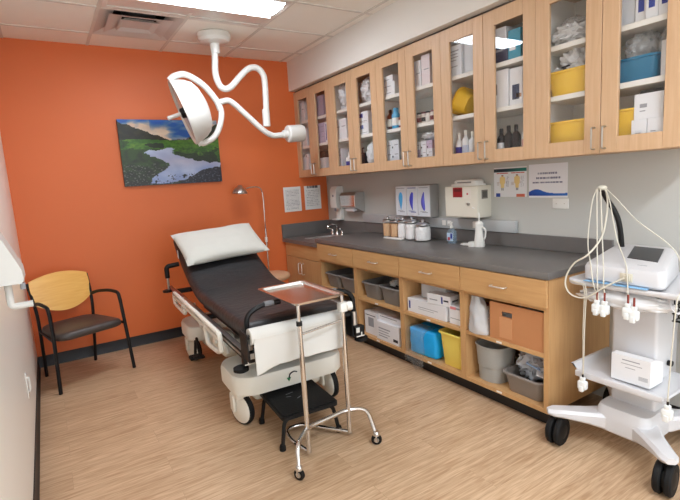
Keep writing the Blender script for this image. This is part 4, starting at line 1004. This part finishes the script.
# ------------------------------------------------------------------ contents of the base cabinets
def tub(name, lab, cx, cy, z, w, d, h, m, taper=.86, r=.04, group=None, rz=0., cat='tub', lip=.012, thing_=True):
    """open plastic tub: w along the wall (y), d into the cabinet (x)"""
    b = M()
    def rg(k, dz, e=0.): return [(x, y, dz) for x, y in rrect(0, 0, d*k+e, w*k+e, r*k+e*.3)]
    b.loft([rg(taper, 0), rg(taper+.01, .004), rg(1, h-.012), rg(1, h-.011, 2*lip), rg(1, h-.002, 2*lip), rg(1, h, 2*lip-.004), rg(1, h, -.004), rg(taper, .006, -.008)], cap0=True, cap1=True)
    return solo(name, b, m, lab, cat, (cx, cy, z), rz, group, world=False, smooth=40)
def carton(lab, x0, x1, y0, y1, z, h, m=None, marks=(), rz=0., group=None, name='white_carton', cat='box'):
    """closed carton; marks: (y0,y1,z0,z1 as fractions of the front, material)"""
    cx, cy = (x0+x1)/2, (y0+y1)/2; D, W = abs(x1-x0), abs(y1-y0)
    b = M(); b.box(-D/2, D/2, -W/2, W/2, 0, h, .0015, 1, mi=0)
    ms = [m or CARD]
    for (a, c, e, f, mm) in marks:
        if mm not in ms: ms.append(mm)
        k = ms.index(mm)
        b.box(-D/2-.0006, -D/2+.0002, W/2-a*W, W/2-c*W, e*h, f*h, mi=k)
        if e > .3 and len(marks) > 1: b.box(-D*.3, D*.3, -W/2-.0006, -W/2+.0002, e*h, f*h, mi=k)
    return solo(name, b, ms, lab, cat, (cx, cy, z), rz, group, world=False, smooth=0)
def bag(lab, c, s, m, seed=1, disp=.35, name='plastic_bag', cat='plastic bag', freq=3.):
    b = M(); b.ball((0, 0, 0), 1, 4, s, disp=disp, freq=freq, seed=seed)
    zmin = min(v.co.z for v in b.bm.verts)
    for v in b.bm.verts: v.co.z -= zmin
    return solo(name, b, m, lab, cat, c, world=False, smooth=70)
def bottle(lab, c, r, h, m, capm, bandm=None, name='bottle', neck=.4, group=None, capk=.45):
    t = thing(name, lab, 'bottle', c, 0, group)
    b = M(); b.lathe([(r*.9, 0), (r, .004), (r, h*.66), (r*.85, h*.72), (r*neck, h*.8), (r*neck, h*.85)], (0, 0, 0), 18); part('body', b, m, t, world=False)
    b = M(); b.lathe([(r*capk, h*.84), (r*capk, h*.98), (r*capk*.8, h)], (0, 0, 0), 14); part('cap', b, capm, t, world=False)
    if bandm:
        b = M(); b.lathe([(r+.0006, h*.16), (r+.0006, h*.52)], (0, 0, 0), 18, cap0=False, cap1=False); part('bottle_label', b, bandm, t, world=False)
    return t
LO, UP = .1255, .4445
u0 = lambda i: -WS-WU*i
LINES = [(.12, .6, .72, .76, INK), (.12, .5, .6, .63, INK), (.12, .55, .48, .51, INK), (.62, .88, .2, .4, INK)]
# first bay
tub('grey_tub', 'grey tub on the upper shelf of the bay beside the sink cabinet, left of two', -.42, u0(0)-.168, UP, .235, .33, .135, GREYBIN, group='grey tubs in the open base cabinets')
tub('grey_tub', 'grey tub on the upper shelf of the bay beside the sink cabinet, right of two', -.43, u0(0)-.446, UP, .255, .33, .14, GREYBIN, group='grey tubs in the open base cabinets')
tub('yellow_tub', 'yellow tub low in the bay beside the sink cabinet, behind the stretcher', -.42, u0(0)-.43, LO, .24, .3, .13, YELLOW2)
bag('white plastic bag of supplies standing in the low yellow tub beside the sink cabinet', (-.42, u0(0)-.43, LO+.03), (.085, .07, .085), FILMW, 4)
carton('white carton on the bottom of the bay beside the sink cabinet', -.56, -.3, u0(0)-.05, u0(0)-.25, LO, .17, None, LINES)
# second bay
tub('grey_tub', 'grey tub above the white printed cartons, left of two', -.42, u0(1)-.168, UP, .235, .33, .14, GREYBIN, group='grey tubs in the open base cabinets')
tub('grey_tub', 'grey tub above the white printed cartons, right of two, with dark things inside', -.43, u0(1)-.446, UP, .265, .33, .145, GREYBIN, group='grey tubs in the open base cabinets')
bag('dark bundle in the right grey tub above the white printed cartons', (-.43, u0(1)-.45, UP+.02), (.09, .085, .075), mt('charcoal_cloth', (52, 52, 58), .8), 9, name='cloth_bundle', cat='bundle')
bag('clear plastic packs on top of the right grey tub above the cartons', (-.46, u0(1)-.40, UP+.125), (.07, .05, .03), FILMW, 12)
carton('white printed carton in the second base bay, left of the front pair', -.58, -.33, u0(1)-.06, u0(1)-.235, LO, .20, None, [(.3, .75, .35, .75, INK), (.1, .9, .83, .86, INKDARK)])
carton('white printed carton in the second base bay, front right, with text on its face', -.60, -.3, u0(1)-.255, u0(1)-.55, LO, .155, None, [(.1, .62, .62, .68, INK), (.1, .55, .48, .52, INK), (.1, .6, .34, .38, INK), (.1, .5, .2, .25, INK), (.75, .95, .15, .3, INKDARK)])
carton('flat white carton lying on top of the text-covered carton in the second bay', -.57, -.28, u0(1)-.245, u0(1)-.54, LO+.156, .05, None, [(.1, .85, .7, .78, INKDARK)])
carton('white carton at the back of the second base bay behind the printed pair', -.29, -.06, u0(1)-.08, u0(1)-.5, LO, .19, CARD2)
# third bay
carton('long white carton with blue end mark on the shelf above the blue wrapped pack', -.585, -.36, u0(2)-.035, u0(2)-.44, UP, .105, None, [(.04, .08, .25, .8, INKBLUE), (.3, .8, .5, .54, INK), (.3, .7, .36, .39, INK)])
carton('white carton standing on the long blue-marked carton, at the back', -.5, -.38, u0(2)-.10, u0(2)-.36, UP+.106, .115, CARD2, [(.35, .75, .45, .5, INK), (.35, .65, .3, .34, INK)])
carton('small white carton lying askew on the long carton, dark blue mark on its end', -.585, -.48, u0(2)-.26, u0(2)-.47, UP+.1065, .075, None, [(.62, .68, .2, .85, INKBLUE), (.72, .92, .45, .6, INKDARK), (.1, .45, .4, .5, INK)], rz=.08)
carton('small pink-edged white carton at the right end of the shelf above the yellow bin', -.58, -.42, u0(2)-.465, u0(2)-.59, UP, .125, None, [(.08, .5, .82, .97, mt('pink_print', (214, 130, 136), .5)), (.5, .9, .85, .95, INK), (.1, .9, .3, .34, INK)])
BLUEW = mt('blue_wrap', (20, 168, 240), .45, var=.12, vscale=14, bump=.5, bscale=14)
b = M(); b.box(-.16, .16, -.135, .135, 0, .205, .02, 3)
for v in b.bm.verts: v.co += Vector((noise.noise(v.co*9), noise.noise(v.co*9+Vector((3, 0, 0))), noise.noise(v.co*9+Vector((0, 5, 0))) if v.co.z > .02 else 0))*.008
bmesh.ops.subdivide_edges(b.bm, edges=b.bm.edges[:], cuts=3, use_grid_fill=True)
for v in b.bm.verts: v.co += Vector((noise.noise(v.co*24), noise.noise(v.co*24+Vector((3, 0, 0))), noise.noise(v.co*24+Vector((0, 5, 0))) if v.co.z > .02 else .4))*.007
zz = min(v.co.z for v in b.bm.verts)
for v in b.bm.verts: v.co.z -= zz
solo('wrapped_pack', b, BLUEW, 'large blue wrapped pack low in the third base bay', 'pack', (-.43, u0(2)-.178, LO), .06, world=False, smooth=60)
b = M()
def ovr(u, v):
    y = u0(2)-.05-u*.2
    P = spline([(-.50, .335, 0), (-.605, .325, 0), (-.625, .22, 0), (-.632, .13, 0), (-.64, .085+.02*math.sin(u*9), 0), (-.645, .06+.03*math.sin(u*7), 0)], 6)
    q = P[min(int(v*(len(P)-1)), len(P)-1)]
    n = noise.noise((u*8, v*6, 2))*.012
    return (q.x-abs(n)-.003, y+noise.noise((u*5, v*5, 7))*.02, q.y+n*.3)
b.grid(ovr, 24, 30); FILMC = glass('clear_film', (.99, .99, .99), rough=.1, haze=.05, ior=1.35)
o = solo('plastic_film', b, FILMC, 'torn clear plastic film hanging over the blue wrapped pack and cabinet edge', 'film', (-.62, u0(2)-.2, .1), smooth=70)
m_ = o.modifiers.new('thickness', 'SOLIDIFY'); m_.thickness = .0006
# yellow bin
tub('yellow_bin', 'tall yellow bin beside the blue wrapped pack in the third base bay', -.455, u0(2)-.474, LO, .222, .27, .245, YELLOW2, .84, .04, cat='bin')
# fourth bay
b = M()
def bagf(u, v):
    a = u*2*PI; k = 1.08-.62*v**1.5
    x = -.56+.066*math.cos(a)*k+.01*noise.noise((math.cos(a)*2, math.sin(a)*2, v*3)); y = u0(3)-.112+.04*v+.08*math.sin(a)*k+.012*noise.noise((math.cos(a)*2+4, math.sin(a)*2, v*4))
    return (x, y, UP+.0005+.235*v)
b.grid(bagf, 32, 22); o = solo('plastic_bag', b, glass('cloudy_bag', (.97, .97, .98), rough=.15, haze=.3, hazec=(244, 246, 248), ior=1.5), 'tall clear plastic bag of white supplies left of the brown cardboard box', 'plastic bag', (-.53, u0(3)-.10, UP), smooth=70)
m_ = o.modifiers.new('thickness', 'SOLIDIFY'); m_.thickness = .0006
bottle('round white tub with red and blue lid inside the clear bag beside the cardboard box', (-.53, u0(3)-.105, UP+.105), .038, .075, WHITE, mt('lid_red_brown', (120, 70, 74), .5), name='white_pot', neck=.9, capk=.95)
carton('small white carton inside the clear bag beside the cardboard box', -.565, -.505, u0(3)-.045, u0(3)-.165, UP+.001, .10, CARD2)
BROWN = mt('brown_cardboard', (188, 130, 86), .7, var=.04, vscale=20)
t = thing('cardboard_box', 'brown cardboard box with a hand hole in the end base bay', 'box', (-.44, u0(3)-.40, UP))
xa, xb, ya, yb, za, zb_ = -.603, -.29, u0(3)-.212, u0(3)-.586, UP+.0005, UP+.23
hy0, hy1, hz0, hz1 = u0(3)-.30, u0(3)-.375, UP+.152, UP+.182
b = M()
def bxx(x0, x1, y0, y1, z0, z1): b.box(x0, x1, y0, y1, z0, z1)
bxx(xa, xa+.006, ya, hy0, za, zb_); bxx(xa, xa+.006, hy1, yb, za, zb_); bxx(xa, xa+.006, hy0, hy1, za, hz0); bxx(xa, xa+.006, hy0, hy1, hz1, zb_)
bxx(xb-.006, xb, ya, yb, za, zb_); bxx(xa+.006, xb-.006, ya, ya-.006, za, zb_); bxx(xa+.006, xb-.006, yb+.006, yb, za, zb_); bxx(xa+.006, xb-.006, ya-.006, yb+.006, za, za+.005)
part('box_body', b, BROWN, t, smooth=0)
b = M(); b.box(xa-.004, xa-.0003, ya-.075, ya-.165, za+.02, hz0-.006)
part('glued_flap', b, mt('cardboard_flap', (202, 146, 102), .7), t, smooth=0)
carton('white carton folded inside the brown cardboard box', -.55, -.33, u0(3)-.25, u0(3)-.53, UP+.008, .15, CARD2)
b = M()
tub_ = None
def bucket():
    b = M(); N_ = 28; rings = []
    def rg(w, d, z, e=0):
        P = []
        for i in range(N_):
            a = 2*PI*i/N_; cx = math.cos(a); sy_ = math.sin(a)
            x = (abs(cx)**.7)*math.copysign(1, cx)*d/2; y = (abs(sy_)**.8)*math.copysign(1, sy_)*w/2
            P.append((x*(1-e), y*(1-e), z))
        return P
    b.loft([rg(.19, .20, 0), rg(.195, .205, .09), rg(.205, .215, .094), rg(.22, .235, .225), rg(.23, .245, .23), rg(.23, .245, .236), rg(.222, .237, .236), rg(.205, .22, .23, .02), rg(.18, .19, .006, .02)])
    return b
solo('grey_bin', bucket(), GREYBIN2, 'speckled grey waste bin low in the end base bay, left of the wide tub', 'bin', (-.475, u0(3)-.15, LO), world=False, smooth=40)
bag('red plastic bag at the back of the end base bay behind the grey bin', (-.165, u0(3)-.22, LO), (.08, .12, .135), mt('dark_red_film', (150, 40, 50), .35, bump=.6, bscale=20), 21, .25)
tub('wide_tub', 'wide grey-brown tub low in the end base bay, filled with plastic packs', -.43, u0(3)-.427, LO, .265, .325, .125, mt('taupe_plastic', (134, 126, 120), .45), .86, .045)
bag('heap of clear plastic packs filling the wide tub in the end base bay', (-.43, u0(3)-.425, LO+.05), (.11, .1, .105), glass('bluish_film', (.96, .97, .99), rough=.15, haze=.5, hazec=(228, 235, 245), ior=1.4), 31, .4, freq=5)
random.seed(5)
PACK = [mt('pack_white', (236, 238, 242), .5), mt('pack_blue', (150, 178, 214), .5)]
for k in range(12):
    c = Vector((-.43+random.uniform(-.1, .06), u0(3)-.427+random.uniform(-.08, .08), LO+.105+.009*k))
    b = M(); b.box(-.042, .042, -.03, .03, -.004, .004, .003, 1); b.bm.transform(Matrix.Rotation(random.uniform(-.5, .5), 4, 'X') @ Matrix.Rotation(random.uniform(-.4, .4), 4, 'Y'))
    solo('supply_pack', b, PACK[k % 3 == 0], 'small %s pack in the heap inside the wide tub' % ('pale blue' if k % 3 == 0 else 'white'), 'pack', c, random.uniform(0, 3), 'small %s packs in the wide tub' % ('pale blue' if k % 3 == 0 else 'white'), world=False)
bag('crumpled clear bag at the back of the end base bay beside the red bag', (-.135, u0(3)-.46, LO), (.07, .11, .12), FILM, 40, .35, freq=4)
# ------------------------------------------------------------------ contents of the wall cabinets, door by door
B0 = ZB+.0225
TIER = {'b': B0, 'm': S1+.0003, 't': S2+.0003}
TN = {'b': 'bottom', 'm': 'middle', 't': 'top'}
FRX = -.312
def door(k): return '%s door from orange wall' % ordn[k-1]
def up_carton(k, tier, f0, f1, h, what, d=.2, m=None, marks=(), z=0., x=FRX, where=None, dz=0., name='white_carton', cat='box', sub=''):
    y0, y1 = BAY(k, f0, .06), BAY(k, f1, .06)
    lab = '%s, %s shelf, %s' % (what, TN[tier], door(k))
    return carton(lab, x, x+d, y0, y1, TIER[tier]+z, h, m, marks, 0, None, name, cat)
MAUVE = mt('mauve_card', (182, 168, 190), .6); MAUVE2 = mt('dusky_card', (158, 146, 164), .6); NAVY = mt('navy_box', (34, 40, 72), .5); TEAL = mt('teal_box', (32, 140, 168), .45)
DARK = mt('dark_item', (38, 36, 38), .5); BLUEB = [(.04, .96, .62, .86, INKBLUE)]
# door 1
up_carton(1, 't', .1, .85, .2, 'tall off-white carton', marks=[(.3, .34, .1, .9, INK), (.6, .9, .6, .64, INK)])
up_carton(1, 'm', .05, .9, .19, 'large off-white carton')
up_carton(1, 'b', .1, .5, .2, 'narrow white carton with dark corner', marks=[(.0, .3, .1, .25, DARK)])
up_carton(1, 'b', .54, .95, .23, 'narrow white carton with tab', marks=[(.3, .6, .85, .95, INK)])
# door 2: stacks of small boxes
for tier, n, mm in (('t', 4, MAUVE2), ('m', 4, MAUVE)):
    for r in range(n):
        for c in range(2):
            up_carton(2, tier, .02+.46*c, .46+.46*c, .05, 'small dusky mauve box, %s in the %s column' % (['lowest', 'second', 'third', 'topmost'][r], ['left', 'right'][c]), .18, mm, [(.15, .85, .2, .3, INK)], z=.0505*r, name='small_box')
up_carton(2, 'm', .96, 1.2, .2, 'white box with blue stripe beside the mauve boxes', marks=[(.3, .6, .1, .9, INKBLUE)])
up_carton(2, 'b', .05, .85, .165, 'white carton with dark square', marks=[(.0, .25, .12, .35, DARK)])
up_carton(2, 'b', .1, .7, .07, 'dark brown box lying on the white carton', m=mt('dark_brown_box', (74, 56, 50), .6), z=.1655)
# door 3
y = (BAY(3, .1)+BAY(3, .9))/2
bag('crinkled white gauze bag, top shelf, '+door(3), (-.22, y, TIER['t']), (.08, .085, .115), FILMW, 51, .3, freq=5)
up_carton(3, 't', .1, .8, .17, 'white carton inside the crinkled bag', x=-.25, d=.14)
for c in range(2):
    up_carton(3, 'm', .02+.5*c, .5+.5*c, .19, '%s white carton' % ['left', 'right'][c], marks=[(.2, .8, .6, .64, INK)])
up_carton(3, 'b', .02, .42, .23, 'tall white carton', marks=[(.3, .8, .7, .74, INK)], m=CARD2)
b = M(); y = BAY(3, .2); b.ball((-.325, y, B0+.05), .018, 2, (.6, 1.2, .8)); b.box(-.33, -.32, y-.02, y+.02, B0, B0+.04); solo('black_clip', b, DARK, 'small black clip, bottom shelf, '+door(3), 'clip', (-.325, y, B0))
bottle('white bottle with blue label, bottom shelf, '+door(3), (-.27, BAY(3, .75), B0), .036, .19, WHITE, WHITE, INKBLUE)
# door 4
y = (BAY(4, .05)+BAY(4, .95))/2
bag('crinkled grey-white plastic bag, top shelf, '+door(4), (-.22, y, TIER['t']), (.085, .095, .1), FILMW, 57, .35, freq=5)
up_carton(4, 't', .1, .85, .14, 'grey-white carton inside the crinkled bag', x=-.25, d=.14, m=CARD2)
for r in range(2): up_carton(4, 'm', .02, .85, .10, '%s white box with broad blue band' % ['lower', 'upper'][r], marks=[(.05, .55, .5, .85, INKBLUE), (.1, .9, .15, .2, INK)], z=.1005*r)
b = M(); y = BAY(4, .16); b.box(-.326, -.25, y-.022, y+.022, B0+.03, B0+.16, .012); b.tube(fillet([(-.3, y, B0+.16), (-.3, y, B0+.2), (-.3, y-.03, B0+.2)], .01), .006, 8); b.box(-.32, -.25, y-.028, y+.028, B0, B0+.03, .004)
solo('black_device', b, DARK, 'black hand-held device, bottom shelf, '+door(4), 'device', (-.29, y, B0))
bag('white plastic bag, bottom shelf, '+door(4), (-.235, BAY(4, .62), B0), (.075, .066, .12), FILMW, 61, .2)
up_carton(4, 'b', .36, .92, .16, 'white carton inside the white bag', x=-.26, d=.16)
# door 5
for r in range(3): up_carton(5, 't', .05, .85-.1*(r == 2), .052, '%s flat white box' % ['lowest', 'middle', 'topmost'][r], marks=[(.15, .7, .35, .45, INK)], z=.0525*r)
AMBER = mt('amber_glass', (82, 36, 20), .2); BLUEC = mt('sky_blue_plastic', (60, 160, 206), .4); REDC = mt('dark_red_label', (140, 44, 44), .5)
bottle('brown dropper bottle, middle shelf, '+door(5), (-.27, BAY(5, .2), TIER['m']), .03, .165, AMBER, BLACK, WHITE)
bottle('sky blue bottle, middle shelf, '+door(5), (-.27, BAY(5, .56), TIER['m']), .036, .17, BLUEC, BLUEC, WHITE, capk=.6, neck=.6)
bottle('small dark red bottle, middle shelf, '+door(5), (-.27, BAY(5, .9), TIER['m']), .026, .12, REDC, WHITE, WHITE)
for r in range(3):
    for c in range(2): up_carton(5, 'b', .05+.46*c, .49+.46*c, .075, 'small white box, %s of the %s pile,' % (['bottom', 'middle', 'top'][r], ['left', 'right'][c]), .18, CARD2, [(.05, .2, .1, .3, DARK), (.4, .9, .4, .5, INK)], z=.0755*r, name='small_box')
# door 6
up_carton(6, 't', .05, .5, .19, 'white carton with a blue stripe', marks=[(.2, .3, .1, .9, INKBLUE), (.5, .9, .5, .53, INK)])
up_carton(6, 't', .54, .98, .215, 'pinkish white carton', m=mt('blush_card', (224, 214, 216), .6), marks=[(.3, .9, .5, .53, INK)])
for c in range(4): bottle('small jar with %s lid, %s in row, middle shelf, %s' % (['dark', 'dark red', 'dark', 'red'][c], ['first', 'second', 'third', 'last'][c], door(6)), (-.275, BAY(6, .12+.24*c), TIER['m']), .0235, .085, mt('pale_jar', (222, 214, 208), .4), [DARK, REDC, DARK, REDC][c], [REDC, DARK, None, REDC][c], name='small_jar', neck=.9, capk=.98)
random.seed(11)
for r in range(3):
    for c in range(3): up_carton(6, 'b', .02+.325*c, .33+.325*c, .06, 'small pale box, %s row, %s,' % (['bottom', 'middle', 'top'][r], ['left', 'centre', 'right'][c]), .16, MAUVE if (r+c) % 3 == 1 else CARD2, [(.1, .3, .1, .3, DARK), (.4, .9, .5, .58, INK)], z=.0605*r, name='small_box')
bag('crumpled plastic bag lying on the small pale boxes, bottom shelf, '+door(6), (-.23, BAY(6, .5), B0+.182), (.07, .085, .03), FILMW, 66, .3, freq=4)
# door 7
up_carton(7, 't', .05, .6, .2, 'tall grey-white printed carton', m=CARD2, marks=[(.15, .8, .8, .84, INK), (.15, .7, .7, .73, INK), (.15, .75, .6, .63, INK), (.15, .6, .5, .53, INK), (.15, .7, .3, .33, INK)])
up_carton(7, 't', .62, 1.0, .225, 'plain grey-white carton right of the printed one', m=CARD2, x=-.29)
b = M()
def ybowl(k, z): return [(x, y, z) for x, y in rrect(0, 0, .27*k, .2*k, .07*k)]
b.loft([ybowl(.72, 0), ybowl(.76, .01), ybowl(1, .1), ybowl(1.08, .1), ybowl(1.08, .106), ybowl(.97, .106), ybowl(.7, .012)])
b.bm.transform(Matrix.Translation((0, .02, .0)) @ Matrix.Rotation(math.radians(-64), 4, 'X') @ Matrix.Rotation(math.radians(10), 4, 'Z'))
zz = min(v.co.z for v in b.bm.verts)
for v in b.bm.verts: v.co.z -= zz
k_ = .2/max(v.co.z for v in b.bm.verts); b.bm.transform(Matrix.Scale(min(1, k_), 4))
solo('yellow_basin', b, YELLOW, 'yellow basin tipped on its side, middle shelf, '+door(7), 'basin', (-.19, BAY(7, .62), TIER['m']), world=False, smooth=40)
CLEARB = mt('frosted_bottle', (220, 224, 226), .3)
for c in range(3): bottle('frosted white bottle with white cap, %s of three, bottom shelf, %s' % (['left', 'middle', 'right'][c], door(7)), (-.27, BAY(7, .2+.3*c), B0), .029, .2+.015*(c == 1), CLEARB, WHITE, INKBLUE if c == 0 else mt('pale_blue_label', (186, 196, 216), .5) if c == 1 else None)
# door 8
up_carton(8, 't', .02, .55, .13, 'navy blue box', m=NAVY, marks=[(.2, .7, .5, .6, INK)])
up_carton(8, 't', .57, 1.0, .17, 'teal box', m=TEAL, marks=[(.1, .6, .3, .5, CARD)])
up_carton(8, 't', .05, .5, .075, 'grey carton lying on the navy box', m=CARD2, z=.1305)
up_carton(8, 'm', .02, .55, .225, 'tall white carton with a black slot', marks=[(.2, .25, .35, .65, DARK)])
up_carton(8, 'm', .57, 1.02, .22, 'white carton with dark blue picture', x=-.30, marks=[(.2, .75, .15, .55, NAVY), (.5, .9, .2, .3, mt('tan_print', (176, 140, 110), .5))])
for c in range(3): bottle('black bottle with dark cap, %s of three, bottom shelf, %s' % (['left', 'middle', 'right'][c], door(8)), (-.275, BAY(8, .12+.27*c), B0), .027, .20-.012*(c == 0), BLACK, BLACK, CARD if c == 0 else None)
bottle('white bottle with pale red label, bottom shelf, '+door(8), (-.26, BAY(8, .98), B0), .03, .2, WHITE, WHITE, mt('pale_red_label', (216, 170, 160), .5))
# door 9
def up_tub(k, tier, f, w, h, lab, m, x=-.17, d=.27): return tub('yellow_tub' if m in (YELLOW, YELLOW2) else 'blue_tub', lab+', %s shelf, %s' % (TN[tier], door(k)), x, BAY(k, f), TIER[tier], w, d, h, m, .86, .03, lip=.007)
bag('heap of clear plastic bags, top shelf, '+door(9), (-.22, BAY(9, .42), TIER['t']), (.075, .105, .055), FILMW, 71, .4, freq=6)
bag('loose plastic bag lying on the heap, top shelf, '+door(9), (-.21, BAY(9, .5), TIER['t']+.08), (.06, .09, .03), FILM, 72, .4, freq=5)
up_tub(9, 'm', .5, .25, .135, 'yellow tub heaped with wrapped packs', YELLOW)
bag('heap of plastic wrapped packs in the yellow tub, middle shelf, '+door(9), (-.19, BAY(9, .5), TIER['m']+.07), (.085, .085, .085), FILMW, 74, .45, freq=5)
for c in range(4):
    b = M(); b.box(-.03, .03, -.022, .022, -.004, .004, .002, 1); b.bm.transform(Matrix.Rotation(.5*c-.7, 4, 'X') @ Matrix.Rotation(.4-.3*c, 4, 'Y'))
    solo('supply_pack', b, [CARD, DARK, CARD2, CARD][c], '%s pack poking out of the yellow tub, middle shelf, %s' % (['flat white', 'small dark', 'cool white', 'upright white'][c], door(9)), 'pack', (-.25, BAY(9, .1+.24*c), TIER['m']+.14+.015*(c % 2)), .3*c, world=False)
up_tub(9, 'b', .5, .255, .175, 'empty-looking yellow tub', YELLOW)
# door 10
for c in range(3): up_carton(10, 't', .3+.27*c, .56+.27*c, .2, '%s white carton with a blue triangle' % ['left', 'middle', 'right'][c], marks=[(.25, .75, .25, .6, INKBLUE)], x=-.30+.02*(c == 0))
up_carton(10, 't', -.05, .27, .19, 'plain grey carton', m=CARD2, x=-.27)
up_tub(10, 'm', .28, .225, .115, 'blue tub under clear bags', mt('petrol_blue_plastic', (28, 112, 150), .4))
bag('clear plastic bags standing in the blue tub, middle shelf, '+door(10), (-.19, BAY(10, .28), TIER['m']+.06), (.075, .075, .085), FILM, 81, .35, freq=5)
bag('clear plastic bag right of the blue tub, middle shelf, '+door(10), (-.21, BAY(10, .83), TIER['m']), (.05, .03, .11), FILM, 83, .25, freq=5)
up_carton(10, 'm', .93, 1.2, .16, 'small white carton at the right end', x=-.30)
up_tub(10, 'b', .1, .16, .19, 'tall yellow tub left of the white cartons', YELLOW)
up_carton(10, 'b', .38, .72, .127, 'lower left white printed carton', x=-.32, marks=[(.25, .7, .35, .6, CARD2), (.3, .65, .45, .5, INK)])
up_carton(10, 'b', .735, 1.1, .127, 'lower right white printed carton', x=-.32, marks=[(.2, .5, .5, .54, INK)])
up_carton(10, 'b', .42, 1.05, .12, 'upper white printed carton', x=-.315, z=.1275, marks=[(.2, .45, .45, .6, INK), (.2, .4, .3, .34, INK)])
b = M(); y = BAY(10, .7); b.prism([(-.29, 0), (-.17, 0), (-.19, .02), (-.27, .022)], 'y', y-.06, y+.055); b.bm.transform(Matrix.Translation((0, 0, B0+.248)))
solo('dark_case', b, DARK, 'small dark case on top of the white printed cartons '+door(10), 'case', (-.23, y, B0+.248))
# ------------------------------------------------------------------ camera, world, exposure
cam = bpy.data.cameras.new('camera'); co = bpy.data.objects.new('camera', cam); COL.objects.link(co)
F = Vector((.52211096, .83996943, -.14782252)); Rr = Vector((.84276026, -.53472652, -.06182797)); U = Vector((.13097823, .09229789, .98707943))
co.matrix_world = Matrix(((Rr.x, U.x, -F.x, -2.8342), (Rr.y, U.y, -F.y, -4.7608), (Rr.z, U.z, -F.z, 1.4633), (0, 0, 0, 1)))
cam.sensor_width = 36; cam.lens = 36*467.945/680; cam.clip_start = .02
SC.camera = co
w = bpy.data.worlds.new('world'); SC.world = w; w.use_nodes = True
w.node_tree.nodes['Background'].inputs[0].default_value = (.91, .96, 1, 1); w.node_tree.nodes['Background'].inputs[1].default_value = WORLD
vs = SC.view_settings; vs.view_transform = 'Standard'; vs.look = 'None'; vs.gamma = 1; vs.use_curve_mapping = False; vs.exposure = EXPOSURE
SC.cycles.use_denoising = True; SC.cycles.max_bounces = 10; SC.cycles.diffuse_bounces = 6; SC.cycles.transparent_max_bounces = 24; SC.cycles.glossy_bounces = 4
SC.cycles.sample_clamp_indirect = 4; SC.cycles.caustics_reflective = False; SC.cycles.caustics_refractive = False
